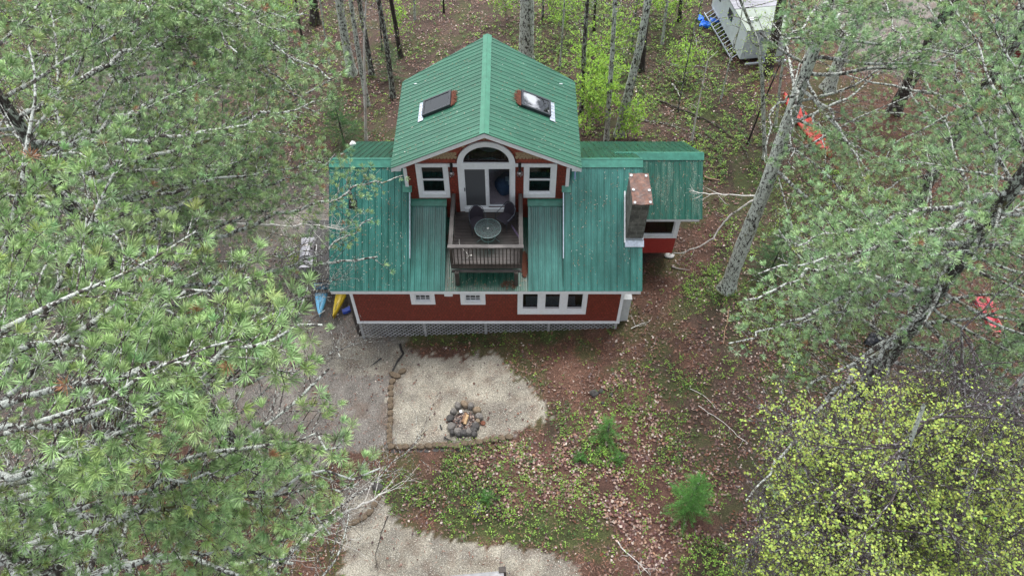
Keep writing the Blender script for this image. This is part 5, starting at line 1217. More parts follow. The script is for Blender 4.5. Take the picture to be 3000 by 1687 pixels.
def chair(label, loc, rz):
    t = empty('patio_chair', loc, rz, label, 'chair', 'woven patio chairs on the balcony')   # faces local -y
    mb = MB(); loop = [(-.27, -.24, .0), (-.27, -.25, .42), (-.285, -.22, .6), (-.29, -.05, .62), (-.28, .14, .68), (-.23, .26, .82), (-.12, .31, .9), (0, .32, .925), (.12, .31, .9), (.23, .26, .82), (.28, .14, .68), (.29, -.05, .62), (.285, -.22, .6), (.27, -.25, .42), (.27, -.24, 0)]
    mb.tube(loop, .013, 6); mb.build('arm_frame', M['chair_metal'], t)
    for sx in (-1, 1):
        mb = MB(); mb.tube([(sx*.24, .2, .78), (sx*.25, .22, .42), (sx*.26, .3, 0)], .012, 6); mb.build('leg', M['chair_metal'], t)
    mb = MB(); vs = []; fs = []; nx = 6; ny = 5
    for i in range(nx+1):
        for j in range(ny+1): vs.append((-.24 + .48*i/nx, -.25 + .5*j/ny, .43 - .02*math.sin(math.pi*i/nx)))
    for i in range(nx):
        for j in range(ny): a = i*(ny+1)+j; fs.append((a, a+ny+1, a+ny+2, a+1))
    mb.add(vs, fs); o = mb.build('seat', M['rattan'], t); m_ = o.modifiers.new('s', 'SOLIDIFY'); m_.thickness = .012
    mb = MB(); vs = []; fs = []
    for i in range(9):
        u = -1 + 2*i/8
        for j in range(6):
            v = j/5; top = .9 - .16*abs(u)**2.2; vs.append((u*.235, .235 + .085*v - .1*u*u*(1), .45 + (top - .45)*v))
    for i in range(8):
        for j in range(5): a = i*6+j; fs.append((a, a+6, a+7, a+1))
    mb.add(vs, fs); o = mb.build('backrest', M['rattan'], t); m_ = o.modifiers.new('s', 'SOLIDIFY'); m_.thickness = .01
    mb = MB(); mb.tube([(-.27, -.25, .42), (.27, -.25, .42)], .01, 6); mb.build('stretcher', M['chair_metal'], t)
    return t
chair('dark woven chair left of the glass table, its back to the screened door', (-1.2, 18.08, DZ), R(14))
chair('dark woven chair turned sideways at the right rear of the balcony', (-.22, 18.28, DZ), R(-42))
# purple cloth on the deck beside the right chair
vs = []; fs = []; nx, ny = 8, 5; pr = random.Random(3)
for i in range(nx+1):
    for j in range(ny+1): vs.append((-.02 + .036*i - .02*j + .1*(j/ny) , 18.2 - .075*i + .03*j, DZ + .012 + .04*pr.random()*(1 if 0 < i < nx and 0 < j < ny else .2)))
for i in range(nx):
    for j in range(ny): a = i*(ny+1)+j; fs.append((a, a+ny+1, a+ny+2, a+1))
o = MB().add(vs, fs).build('cloth', M['purple'], None, True); tag(o, 'faded purple cloth crumpled on the boards beside the right chair', 'cloth')
# fallen lichened twig on the balcony boards
mb = MB(); mb.tube([(-1.86, 17.62, DZ+.02), (-1.84, 17.4, DZ+.03), (-1.74, 17.2, DZ+.02), (-1.58, 17.0, DZ+.03), (-1.5, 16.82, DZ+.02), (-1.6, 16.7, DZ+.02)], [.008, .01, .012, .011, .009, .005], 5); mb.tube([(-1.74, 17.2, DZ+.03), (-1.88, 17.22, DZ+.03)], .008, 5)
mb.tube([(-1.92, 17.22, DZ+.02), (-1.9, 17.2, DZ+.05), (-1.86, 17.2, DZ+.04)], [.02, .045, .02], 6); mb.tube([(-1.5, 16.85, DZ+.02), (-1.38, 16.86, DZ+.04)], [.01, .03], 5)
o = mb.build('fallen_twig', BIR); tag(o, 'pale lichened twig lying on the left side of the balcony boards', 'twig')
# bean bag in the room
bm_v = []; bm_f = []; nu, nv = 20, 12; br = random.Random(5)
for j in range(nv+1):
    ph = math.pi*j/nv
    for i in range(nu):
        th = 2*math.pi*i/nu; rr = .46*(1 + .08*math.sin(3*th + 2*ph) + .05*math.sin(5*th - ph)); bm_v.append((rr*math.sin(ph)*math.cos(th)*.95, rr*math.sin(ph)*math.sin(th)*1.15, .33 - .33*math.cos(ph)*(1 + .1*math.sin(2*th))))
for j in range(nv):
    for i in range(nu): i2 = (i+1) % nu; bm_f.append((j*nu+i, j*nu+i2, (j+1)*nu+i2, (j+1)*nu+i))
bb = empty('bean_bag', (-.18, 20.05, 4.42), 0, 'slumped blue bean bag on the mauve carpet behind the sliding door', 'bean bag')
MB().add(bm_v, bm_f).build('bag', M['bean'], bb, True)
mb = MB(); mb.obox((.12, -.2, .62), (.09, .02, .02), (-.02, .12, .0), (0, 0, .02)); mb.obox((.06, -.1, .66), (.12, 0, -.02), (0, .1, .0), (0, 0, .02)); mb.build('folded_cloth', M['bean_pale'], bb)

# ---- barbecue on the side deck
gr = empty('barbecue', (-7.95, 18.95, 1.06), R(6), 'stainless steel gas barbecue on the left edge of the side deck', 'barbecue')
mb = MB(); n = 10
pts = [(.27*math.cos(math.pi*k/n)*1.0, 0, .93 + .22*math.sin(math.pi*k/n)) for k in range(n+1)]
mb.prism([(p[0], -.2, p[2]) for p in pts], (0, .72, 0)); mb.build('lid', M['steel'], gr)
mb = MB(); mb.prism([(.275*math.cos(math.pi*k/n), .3, .93 + .225*math.sin(math.pi*k/n)) for k in range(n+1)], (0, .012, 0)); mb.build('lid_band', simple('brass_band', (.4, .3, .14), .4, .5), gr)
mb = MB(); mb.box(-.26, .28, -.2, .52, .78, .925); mb.build('firebox', M['black'], gr)
mb = MB(); mb.box(-.26, .25, .53, .9, .9, .925); mb.build('side_shelf', M['steel'], gr)
mb = MB(); mb.box(-.26, .25, -.62, -.21, .9, .925); mb.build('side_shelf', M['steel'], gr)
mb = MB(); mb.box(-.24, .24, -.19, .5, .1, .77); mb.build('cabinet', M['steel'], gr)
mb = MB(); mb.tube([(.27, -.12, .97), (.36, -.12, .98), (.36, .44, .98), (.27, .44, .97)], .014, 6); mb.build('handle', M['white_plastic'], gr)
mb = MB(); mb.tube([(.26, -.52, .9), (.38, -.5, .9), (.38, -.3, .9), (.26, -.28, .9)], .01, 6); mb.build('towel_rail', M['white_plastic'], gr)
mb = MB(); mb.tube([(.2, .16, 1.085), (.215, .16, 1.1)], .035, 12); mb.build('thermometer', M['black'], gr)
for ly in (-.15, .45):
    for lx in (-.2, .2): mb = MB(); mb.tube([(lx, ly-.02, .05), (lx, ly+.02, .05)], .05, 10); mb.build('wheel', M['black'], gr)

# ---- kayaks poking out from under the deck
def boat(name, label, tip, back, width, h, m, deckm, cat, upside=False, flat=.15):
    """hull lofted from a pointed tip to a full section (or to a second tip)"""
    tip, back = Vector(tip), Vector(back); d = back - tip; L = d.length; d.normalize(); s = d.cross(Vector((0, 0, 1))).normalized(); u = s.cross(d)
    root = empty(name, tuple(tip), 0, label, cat); mb = MB(); vs = []; fs = []; n = 16; K = 14
    for i in range(n+1):
        t = i/n; wv = width/2 * (math.sin(math.pi*min(1, t))**.62 if flat == 0 else min(1, t/.55)**.62); wv = max(wv, .01)
        for k in range(K):
            a = 2*math.pi*k/K; zz = h/2 + h/2*math.sin(a)*(1 if math.sin(a) < 0 else .55) + .12*h*(1-t)**2
            vs.append(d*(L*t) + s*(wv*math.cos(a)) + u*zz)
    for i in range(n):
        for k in range(K): k2 = (k+1) % K; fs.append((i*K+k, i*K+k2, (i+1)*K+k2, (i+1)*K+k))
    fs.append(tuple(range(K))); fs.append(tuple(n*K + k for k in reversed(range(K)))); mb.add(vs, fs); mb.build('hull', m, root, True)
    mb = MB()
    for sg in (-.32, .32): mb.tube([d*(L*.2) + s*(sg*width*.3) + u*(h*.80), d*(L*.5) + s*(sg*width*.62) + u*(h*.8), d*(L*.8) + s*(sg*width*.6) + u*(h*.78)], .018, 6)
    mb.build('deck_rib', deckm, root)
    mb = MB(); mb.tube([d*(L*.1) + u*(h*.86), d*(L*.16) + u*(h*.95), d*(L*.22) + u*(h*.86)], .01, 5); mb.build('carry_handle', M['black'], root); return root
boat('kayak', 'sky blue kayak bow poking out from under the side deck', (-7.55, 17.3, .08), (-7.75, 20.0, .25), .66, .3, M['blue_plastic'], simple('blue_rib', (.2, .5, .72), .35), 'kayak')
boat('kayak', 'yellow kayak bow poking out nearer the cabin corner', (-7.0, 17.22, .08), (-6.55, 20.0, .25), .56, .3, M['yellow_plastic'], simple('yellow_rib', (.7, .52, .06), .35), 'kayak')
mb = MB()
for i in range(4): mb.obox((-6.62 + .07*i, 17.6 + .05*i, .12), (.1, .03, .01*i), (-.03, .06, .02), (0, .01, .05))
tag(mb.build('paddle_float', M['navy']), 'deep blue plastic float beside the yellow kayak', 'float')
mb = MB(); mb.tube([(-8.35, 18.1, .05), (-8.35, 18.1, .16)], [.045, .055], 12); tag(mb.build('cup', M['white_plastic']), 'white cup left below the edge of the side deck', 'cup')

# ---- stones, fire pit, edging
stone_m = simple('grey_field_stone', (.15, .138, .126), .8, 0, .6, 7); stone_d = simple('sooty_stone', (.06, .056, .054), .8, 0, .5, 7); stone_b = simple('tan_field_stone', (.2, .15, .1), .8, 0, .5, 7)
block_m = simple('tan_edging_block', (.125, .092, .06), .85, 0, .6, 9)
def rock(name, label, loc, sx, sy, sz, rz, m, cat, group, seed, cubic=0):
    r = random.Random(seed); import_bm = None
    vs = []; fs = []; nu, nv = 12, 8; ph = [r.uniform(0, 6.28) for _ in range(6)]
    for j in range(nv+1):
        p = math.pi*j/nv
        for i in range(nu):
            th = 2*math.pi*i/nu; v = Vector((math.sin(p)*math.cos(th), math.sin(p)*math.sin(th), math.cos(p)))
            q = 1 + .13*math.sin(2*th + ph[0] + p) + .1*math.sin(3*p + ph[1]) + .07*math.sin(4*th + ph[2])
            if cubic: mx_ = max(abs(v.x), abs(v.y), abs(v.z)); v = v/mx_ * .9 * cubic + v*(1-cubic); q = 1 + .04*math.sin(3*th + ph[0])
            vs.append((v.x*sx*q, v.y*sy*q, v.z*sz*q))
    for j in range(nv):
        for i in range(nu): i2 = (i+1) % nu; fs.append((j*nu+i, j*nu+i2, (j+1)*nu+i2, (j+1)*nu+i))
    o = MB().add(vs, fs).build(name, m, None, not cubic); o.location = loc; o.rotation_euler = (r.uniform(-.12, .12), r.uniform(-.12, .12), rz); return tag(o, label, cat, group)
FS = [((1082, 775), .22, .15, 2), ((1160, 798), .17, .15, 0), ((1232, 848), .2, .17, 2), ((1258, 925), .17, .2, 0), ((1240, 985), .12, .12, 2), ((1215, 1040), .2, .19, 1), ((1190, 1090), .18, .15, 1), ((1200, 1145), .15, .13, 1), ((1132, 1110), .16, .17, 0), ((1072, 1125), .17, .2, 1),
      ((1000, 1105), .19, .19, 0), ((932, 1122), .13, .1, 1), ((925, 1045), .2, .2, 0), ((908, 945), .16, .19, 1), ((948, 865), .17, .15, 0), ((1000, 795), .2, .14, 0), ((1010, 1150), .12, .1, 1), ((1215, 1012), .1, .1, 0)]
for i, ((zx, zy), sx, sy, mm) in enumerate(FS):
    p = on_ground(1100 + zx*.2415, 1000 + zy*.2415); rock('fire_pit_stone', 'rounded field stone in the ring of the fire pit', (p.x, p.y, p.z + .09), sx*.8, sy*.8, .14, rnd.uniform(0, 3), (stone_m, stone_d, stone_b)[mm], 'stone', 'stones ringing the fire pit', 900 + i, .25)
fp = on_ground(1362, 1240)
mb = MB(); mb.prism([(fp.x + .46*math.cos(2*math.pi*k/20), fp.y + .46*math.sin(2*math.pi*k/20), fp.z - .02) for k in range(20)], (0, 0, .045)); ash = simple('ash_and_char', (.055, .042, .04), .95, 0, .7, 18)
o = mb.build('ash_bed', ash); tag(o, 'dark ash and charred bits filling the fire pit', 'ash')
for i in range(46):
    pass
V = []; Fc = []
for i in range(260):
    a = rnd.uniform(0, 6.28); q = .43*math.sqrt(rnd.random()); c = Vector((fp.x + q*math.cos(a), fp.y + q*math.sin(a), fp.z + .04 + .03*rnd.random())); a = rnd.uniform(0, 6.28); d = Vector((math.cos(a), math.sin(a), rnd.uniform(-.3, .3)))*rnd.uniform(.015, .045); s_ = Vector((-d.y, d.x, rnd.uniform(-.01, .02)))*.5
    k = len(V); V += [c-d-s_, c-d+s_, c+d+s_, c+d-s_]; Fc.append((k, k+1, k+2, k+3))
CH = np.repeat(pick([(.03,.028,.028), (.1,.05,.035), (.2,.17,.15), (.06,.03,.025), (.35,.25,.2)], 260), 4, 0)
mesh_np('charred_debris', [tuple(v) for v in V], Fc, M['dead_leaf'], None, CH); tag(bpy.data.objects['charred_debris'], 'burnt scraps and dead leaves in the ash of the fire pit', 'debris', kind='stuff')
log_a = simple('split_log_brown', (.2, .11, .055), .7, 0, .5, 14); log_b = simple('split_log_pale', (.4, .27, .14), .7, 0, .3, 14)
def zt(zx, zy, z=0): p = on_ground(1100 + zx*.2415, 1000 + zy*.2415); return Vector((p.x, p.y, p.z + z))
for (a, b, m_, lb) in (((1098, 890), (1060, 1000), log_a, 'brown split log lying left in the fire pit'), ((1118, 912), (1082, 1022), log_b, 'pale split log lying right in the fire pit')):
    p, q = zt(*a, .12), zt(*b, .11); d = (q-p); s_ = d.cross(Vector((0, 0, 1))).normalized(); mb = MB(); mb.prism([p - s_*.065, p + s_*.06, p + s_*.03 + Vector((0, 0, .07)), p - s_*.045 + Vector((0, 0, .055))], d); tag(mb.build('firewood_log', m_), lb, 'log')
p = zt(1037, 863, .09); mb = MB(); mb.obox(p, (.045, .012, 0), (-.012, .045, .01), (0, 0, .015)); tag(mb.build('white_scrap', M['white_plastic']), 'white square scrap in the fire pit above the logs', 'scrap')
p = zt(795, 1045, .04); mb = MB(); mb.tube([p + Vector((-.03, .09, 0)), p + Vector((.03, -.09, 0))], .025, 6); tag(mb.build('dark_glove', M['black']), 'small dark object dropped left of the fire pit', 'glove')
p = zt(1305, 995, .04); rock('brown_rock', 'flat rust brown rock just right of the fire pit', tuple(p), .1, .09, .05, 0, simple('rust_rock', (.16, .06, .035), .9, 0, .4), 'rock', None, 77, .3)
ED = [((325, 370), 30), ((215, 410), -35), ((262, 430), 15), ((207, 495), 55), ((187, 573), 80), ((190, 645), 95), ((185, 725), 88), ((185, 795), 92), ((183, 880), 88), ((187, 960), 97), ((176, 1030), 85), ((172, 1100), 90), ((174, 1165), 92), ((175, 1225), 88),
      ((190, 1285), 20), ((290, 1290), -3), ((368, 1284), 4), ((462, 1284), 0), ((556, 1282), 2), ((650, 1275), -2), ((735, 1262), 5), ((818, 1264), 3), ((905, 1266), -5), ((1000, 1278), 2), ((1082, 1246), 6), ((1170, 1246), 0), ((1260, 1226), 5), ((1345, 1210), 8), ((1440, 1200), 4), ((1530, 1184), 8), ((1622, 1166), 8)]
for i, ((zx, zy), a) in enumerate(ED):
    p = zt(zx, zy); r_ = rnd.uniform(.9, 1.1)
    rock('edging_block', 'tan tumbled concrete block in the edging round the fire pit gravel', (p.x, p.y, p.z + .05), .15*r_, .105, .085, R(a) + rnd.uniform(-.1, .1), block_m, 'block', 'edging blocks round the fire pit gravel', 1000 + i, .9)
for i, (zx, zy) in enumerate([(230, 1325), (330, 1330), (430, 1325), (530, 1322), (630, 1318), (730, 1308), (830, 1305), (930, 1308), (1030, 1300), (1130, 1285)]):
    p = zt(zx, zy); rock('edging_block', 'dark lower course block under the front edging of the fire pit gravel', (p.x, p.y, p.z - .06), .16, .1, .08, 0, stone_d, 'block', 'lower course of edging blocks', 1100 + i, .75)
for i, ((ex, ey), a) in enumerate([((275, 872), 70), ((250, 915), 62), ((215, 972), 55), ((165, 1015), 38), ((105, 1047), 25), ((52, 1070), 22)]):
    p = on_ground(1000 + ex*.3912, 1120 + ey*.3912); rock('edging_block', 'brown block in the short curved edging at the lower left', (p.x, p.y, p.z + .03), .17, .1, .08, R(a), block_m, 'block', 'curved edging blocks at the lower left', 1200 + i, .75)
for i, ((rx, ry), s_, lb) in enumerate([((1740, 1153), .16, 'largest of the dark rocks up the slope from the small round spruce'), ((1760, 1147), .09, 'small dark rock touching the largest rock'), ((1789, 1157), .09, 'small dark rock a little right of the largest one'), ((1765, 1182), .07, 'pebble sized dark rock below the other dark rocks'), ((1108, 1428), .2, 'dark boulder at the top of the curved edging')]):
    p = on_ground(rx, ry); rock('dark_rock', lb, (p.x, p.y, p.z + .05), s_, s_*.85, s_*.7, .4, stone_d, 'rock', None, 1300 + i)

# ---- things in the woods at the upper right
TRm = simple('dull_white_siding', (.52, .58, .6), .5, 0, .12, 2.5); TRr = roof_mat('grey_corrugated_roof', (.34, .34, .38), (.16, .16, .18), .35, (.35, 3, .35), .4, lines=('y', .2, 0, .5))
tr = empty('trailer', (11.3, 31.95, 1.2), R(8.2), 'dull white box trailer with a corrugated roof at the top right', 'trailer')
mb = MB(); mb.box(0, 2.3, 0, 4.7, .3, 1.9); mb.build('body', TRm, tr)
mb = MB(); mb.box(-.06, 2.36, 1.8, 4.76, 1.905, 1.95); mb.build('roof', TRr, tr)
mb = MB(); mb.box(-.04, 2.34, -.04, 1.78, 1.905, 1.935); mb.build('roof_panel', simple('mossy_roof_panel', (.24, .28, .24), .6, 0, .25, 2), tr)
for y0_ in (1.9, 3.7):
    mb = MB(); mb.box(-.03, -.004, y0_, y0_ + .6, 1.15, 1.6); f_ = mb.build('window', M['frame_dark'], tr); mb = MB(); mb.box(-.036, -.031, y0_ + .05, y0_ + .55, 1.2, 1.55); mb.build('pane', simple('dark_pane', (.03, .035, .04), .15), f_)
mb = MB(); mb.box(.7, 1.6, -.03, -.004, 1.0, 1.6); f_ = mb.build('window', M['white'], tr); mb = MB(); mb.box(.76, 1.54, -.036, -.031, 1.06, 1.54); mb.build('pane', simple('grey_pane', (.3, .36, .38), .2), f_)
mb = MB(); mb.box(.2, .5, .6, .8, 1.94, 2.08); mb.build('roof_vent', M['white'], tr)
for wy in (2.2, 3.0): mb = MB(); mb.tube([(.02, wy, .33), (.2, wy, .33)], .33, 16); mb.build('wheel', M['black'], tr)
mb = MB(); mb.box(.1, 2.2, -.5, -.42, .3, .38); mb.box(1.1, 1.2, -.42, 0, .3, .38); mb.build('tow_bar', M['galv'], tr)
lad = empty('ladder', (10.25, 36.3, 1.15), 0, 'aluminium ladder lying on the ground along the white trailer', 'ladder')
la, lb_ = Vector((0, 0, .12)), Vector((.75, -4.1, .12)); sd_ = Vector((.38, .06, .28))
for o_ in (Vector((0, 0, 0)), sd_): mb = MB(); mb.beam(la + o_, lb_ + o_, .035, .07); mb.build('rail', M['galv'], lad)
for k in range(14): q = la.lerp(lb_, (k + .5)/14); mb = MB(); mb.tube([q, q + sd_], .018, 6); mb.build('rung', M['galv'], lad)
bl = on_ground(2064, 74); mb = MB()
def blob(cx, cy, cz, r_, sc, seed, m, name):
    q = random.Random(seed); vs = []; fs = []; nu, nv = 12, 8
    for j in range(nv+1):
        for i in range(nu):
            p = math.pi*j/nv; t = 2*math.pi*i/nu; rr = r_*(1 + .18*math.sin(3*t + p*2) + q.uniform(-.1, .1)); vs.append((cx + rr*math.sin(p)*math.cos(t)*sc[0], cy + rr*math.sin(p)*math.sin(t)*sc[1], cz + rr*math.cos(p)*sc[2]))
    for j in range(nv):
        for i in range(nu): i2 = (i+1) % nu; fs.append((j*nu+i, j*nu+i2, (j+1)*nu+i2, (j+1)*nu+i))
    return MB().add(vs, fs).build(name, m, None)
tag(blob(bl.x, bl.y - .1, bl.z + .1, .3, (1, .8, .6), 1, M['cobalt'], 'blue_bundle'), 'bright blue bundle on the leaves left of the ladder', 'bundle'); tag(blob(bl.x - .15, bl.y + .45, bl.z + .1, .22, (.7, 1.2, .5), 2, M['cobalt'], 'blue_bundle'), 'thinner bright blue bundle just uphill of the other', 'bundle')
tag(blob(bl.x + .52, bl.y + .3, bl.z + .08, .22, (1.2, .9, .4), 3, M['cobalt'], 'blue_bundle'), 'blue bundle seen between the ladder and trailer', 'bundle')
ca, cb_ = on_ground(2292, 288), on_ground(2432, 468)
boat('canoe', 'red canoe lying upside down behind the big mottled trunk', (ca.x, ca.y, ca.z), (cb_.x, cb_.y, cb_.z), .78, .42, M['red_plastic'], M['red_plastic'], 'canoe', flat=0)
sa, sb = on_ground(2862, 872), on_ground(2918, 975); sl_ = empty('sled', tuple(sa), 0, 'faded red plastic sled on the ground by the right edge', 'sled'); d = sb - sa; s_ = d.cross(Vector((0, 0, 1))).normalized()
mb = MB(); mb.obox(d/2 + Vector((0, 0, .05)), d/2, s_*.2, Vector((0, 0, .02))); mb.build('bed', M['pink_plastic'], sl_)
for sg in (-1, 1): mb = MB(); mb.obox(d/2 + s_*sg*.21 + Vector((0, 0, .1)), d/2, s_*.02, Vector((0, 0, .09))); mb.build('side', M['pink_plastic'], sl_)
mb = MB(); mb.obox(-s_*.42 + d*.2 + Vector((0, 0, .03)), d*.22, s_*.13, Vector((0, 0, .02))); tag(mb.build('red_board', M['pink_plastic']), 'short dark red board lying left of the sled', 'board'); bpy.data.objects['red_board'].location = tuple(sa)
SHm = simple('dark_asphalt_shingles', (.05, .045, .055), .9, 0, .35, 12)
sh = empty('shed', (23.2, 31.2, 1.3), R(-38), 'small dark shingled shed with a red wall at the top right', 'shed')
mb = MB(); mb.box(0, 3.4, 0, 3.0, 0, 2.0); mb.build('wall', simple('dark_red_boards', (.16, .02, .018), .7, 0, .25), sh)
for sg in (-1, 1):
    mb = MB(); mb.obox((1.7, 1.5 + sg*.85, 2.42), (1.95, 0, 0), (0, .95, -.5*sg), (0, .015*sg, .03)); mb.build('roof', SHm, sh)
mb = MB(); mb.box(1.2, 2.1, -.03, -.002, .1, 1.85); mb.build('door', M['black'], sh)
bp = on_ground(2556, 1005); tag(blob(bp.x, bp.y, bp.z + .2, .34, (1, .8, .75), 9, simple('black_plastic_bag', (.012, .014, .02), .35, 0, .3), 'bin_bag'), 'full black plastic bag beside the pale pine trunk', 'bag')
# white stone under the addition and other specks
p = on_ground(1960, 752); rock('white_stone', 'white stone under the red addition wall', (p.x, p.y, p.z + .06), .2, .12, .08, 0, simple('white_stone', (.5, .5, .48), .8), 'stone', None, 71)
# stump
p = on_ground(2560, 640); st = empty('tree_stump', tuple(p), 0, 'broken grey stump with splintered red wood among the right pines', 'stump')
trunk_mesh([p, p + Vector((0, 0, .7))], [.3, .22], BKL, st, 12, 'stump', 5)
for k in range(5): mb = MB(); a = k*1.3; mb.tube([(.1*math.cos(a), .1*math.sin(a), .6), (.16*math.cos(a), .16*math.sin(a), 1.0 + .12*k)], [.04, .008], 5); mb.build('splinter', simple('splintered_wood', (.2, .07, .045), .8), st)
# bench at the bottom edge
bn = empty('bench', (-1.08, 7.26, .3), R(5.3), 'grey plank bench end cut by the bottom edge of the photo', 'bench')
mb = MB(); mb.box(-1.3, .82, -.32, .0, .42, .46); mb.build('seat', M['lattice'], bn); mb = MB(); mb.box(.68, .9, -.06, .12, 0, .5); mb.build('leg', M['wood_z'], bn); mb = MB(); mb.box(-1.2, -1.1, -.2, -.1, 0, .42); mb.build('leg', M['wood_z'], bn); mb = MB(); mb.tube([(1.0, .02, .02), (1.0, .02, .1)], .03, 10); mb.build('peg', M['black'], bn)

# ---- fallen branches and hanging limbs
def branch(label, pts, r0, m=TWIG, z=.05, heights=None, twigs_=0, seed=1, name='fallen_branch', cat='branch', group=None, r1=None, spread=.5):
    r = np.random.default_rng(seed); P = []
    for i, p in enumerate(pts):
        if heights: q = at_z(p[0], p[1], heights[i])
        else: q = on_ground(*p); q.z += z + r0
        P.append(np.array(q))
    o0 = P[0]; S = []; D = []; n = 0
    for a, b in zip(P[:-1], P[1:]):
        k = max(1, int(np.linalg.norm(b - a)/.18)); pr_ = a
        for j in range(k):
            t = (j+1)/k; q = a + (b-a)*t + (r.normal(0, .018, 3) if j < k-1 else 0); D.append((pr_, q)); pr_ = q
    N_ = len(D); r1 = r1 or r0*.35
    for i, (a, b) in enumerate(D): ra = r0 + (r1-r0)*i/N_; rb = r0 + (r1-r0)*(i+1)/N_; S.append((*(a-o0), *(b-o0), ra, rb))
    for i in range(twigs_):
        a, b = D[r.integers(N_//6, N_)]; d = (b-a)/np.linalg.norm(b-a)*.7 + r.normal(0, .6, 3); d /= np.linalg.norm(d); L = spread*r.uniform(.3, 1); q = b
        for k in range(5):
            d = d + r.normal(0, .2, 3); d[2] *= .7; d /= np.linalg.norm(d); e = q + d*L/5; S.append((*(q-o0), *(e-o0), .007 - .0008*k, .006 - .0008*k))
            if r.random() < .6: d2 = d + r.normal(0, .7, 3); d2 /= np.linalg.norm(d2); m_ = e + d2*L*.3; S.append((*(e-o0), *(m_-o0), .004, .002))
            q = e
    o = seg_mesh(name, S, m, None, 6); o.location = tuple(o0); return tag(o, label, cat, group)
branch('long dark fallen branch with pale lichen on the slope right of the roof', [(1926, 298), (1985, 322), (2036, 343), (2100, 372), (2140, 405), (2180, 440), (2200, 490)], .05, BKD, twigs_=6, seed=2, spread=1.0)
branch('short pale broken branch lying above the long dark one', [(1968, 252), (1985, 272), (1993, 290)], .05, BIR, seed=3)
branch('thin branch with many grey twigs behind the addition roof', [(1870, 355), (1930, 362), (1990, 378), (2050, 400)], .025, TWIG, twigs_=26, seed=4, spread=1.0)
branch('pale stick lying straight on the dark soil below the mottled trunk', [(2135, 905), (2120, 1000), (2118, 1010)], .02, simple('bare_stick', (.3, .19, .12), .8), seed=5, r1=.015)
branch('long thin stick slanting through the right clearing', [(2020, 1140), (2060, 1160), (2095, 1198)], .012, BIR, seed=6, r1=.01)
branch('forked pale stick in the lower right clearing', [(2045, 1190), (2120, 1240), (2190, 1300)], .013, BIR, twigs_=3, seed=7, r1=.01)
branch('lichened fallen limb at the right edge of the lower gravel', [(1810, 1588), (1845, 1628), (1870, 1650), (1905, 1687)], .022, BIR, twigs_=6, seed=8)
branch('black jagged branch by the left gravel path', [(1172, 1012), (1182, 1040), (1165, 1062), (1150, 1090)], .05, simple('wet_black_wood', (.015, .013, .012), .5), seed=9, r1=.03)
branch('short black stick on the gravel left of the edging corner', [(1118, 1052), (1100, 1066), (1085, 1076)], .035, M['black'], seed=10)
branch('dark stick on the gravel below the fire pit', [(1302, 1283), (1318, 1292), (1325, 1295)], .03, M['black'], seed=11, r1=.02)
branch('dark root like branch running down beside the curved edging', [(1138, 1512), (1118, 1560), (1112, 1590), (1100, 1625), (1105, 1650)], .018, BKD, twigs_=6, seed=12, spread=.6)
branch('pale bleached stick lying below the red addition', [(1968, 785), (2000, 792), (2020, 795)], .03, simple('grey_stick', (.28, .25, .23), .8), seed=13)
branch('pale log end lying right of the addition roof', [(2062, 522), (2090, 530), (2110, 534)], .05, simple('tan_log', (.34, .22, .15), .8), seed=14)
branch('thin pale sticks in the leaves right of the front corner', [(1848, 965), (1880, 950), (1900, 946)], .02, BIR, twigs_=4, seed=15)
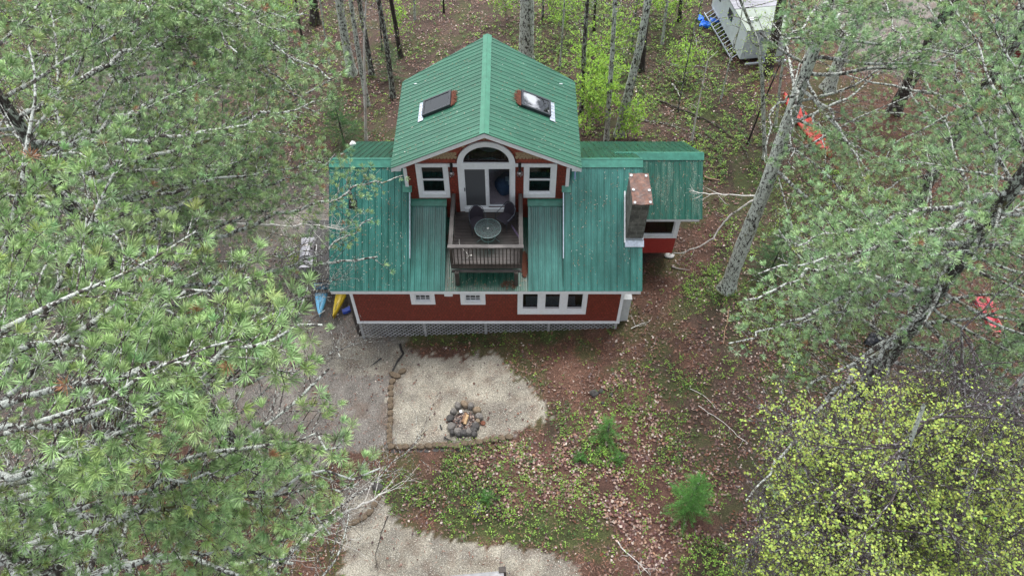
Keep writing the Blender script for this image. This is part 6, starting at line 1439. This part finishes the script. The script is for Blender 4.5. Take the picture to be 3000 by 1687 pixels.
# lichened limbs that reach in over the yard
branch('arching dead limb with pale lichen hanging right of the addition', [(2216, 585), (2185, 600), (2140, 630), (2105, 672), (2078, 705), (2050, 722), (2010, 738), (1962, 745)], .035, BIR, heights=[5.6, 5.2, 4.4, 3.6, 3.0, 2.6, 2.2, 1.9], twigs_=4, seed=20, name='hanging_limb', cat='limb', r1=.02, spread=.4)
branch('straight dead limb level with the addition roof, left of the mottled trunk', [(2222, 574), (2160, 572), (2080, 570), (2020, 560)], .03, BIR, heights=[6.0, 6.1, 6.0, 5.8], twigs_=8, seed=21, name='hanging_limb', cat='limb', spread=.5)
branch('bare twiggy limb fanning over the front left of the fire pit gravel', [(820, 1650), (900, 1560), (1000, 1480), (1090, 1420), (1160, 1345), (1215, 1300), (1250, 1258)], .04, TWIG, heights=[9.5, 8.2, 7, 6.2, 5.6, 5.2, 5.0], twigs_=60, seed=22, name='hanging_limb', cat='limb', spread=1.5)
branch('white lichened limb along the lower left below the bare fanning one', [(760, 1687), (860, 1610), (960, 1530), (1060, 1475), (1130, 1440)], .06, BIR, heights=[8.5, 7.6, 6.9, 6.3, 6.0], twigs_=34, seed=23, name='hanging_limb', cat='limb', spread=1.2)
branch('limb with crowded bare twigs over the side deck and kayaks', [(700, 960), (800, 930), (860, 890), (930, 840), (1000, 812)], .03, TWIG, heights=[6, 5.5, 5.0, 4.6, 4.3], twigs_=70, seed=24, name='hanging_limb', cat='limb', spread=1.5)
branch('slender limb with bare twigs over the brown soil left of the gravel', [(640, 1250), (720, 1200), (800, 1120), (870, 1060), (960, 1040), (1040, 1010)], .035, TWIG, heights=[6, 5.8, 5.5, 5.3, 5.1, 4.9], twigs_=70, seed=25, name='hanging_limb', cat='limb', spread=1.6)
branch('lichened limb crossing the visible path left of the deck', [(560, 655), (640, 648), (720, 655), (820, 662), (930, 660), (1010, 672)], .05, BIR, heights=[9.8, 9.4, 9, 8.6, 8.2, 8.0], twigs_=50, seed=26, name='hanging_limb', cat='limb', spread=1.2)
branch('low pale limb passing just above the barbecue', [(620, 770), (720, 762), (820, 740), (900, 712), (960, 690)], .03, TWIG, heights=[6.5, 6.2, 5.8, 5.5, 5.2], twigs_=40, seed=27, name='hanging_limb', cat='limb', spread=1.2)
mb = MB(); q = on_ground(1005, 432)
tag(blob(-6.42, 23.3, 3.75, .13, (1, 1, .8), 21, M['white_plastic'], 'vent_hood'), 'small white hood at the rear left corner of the lower roof', 'hood')
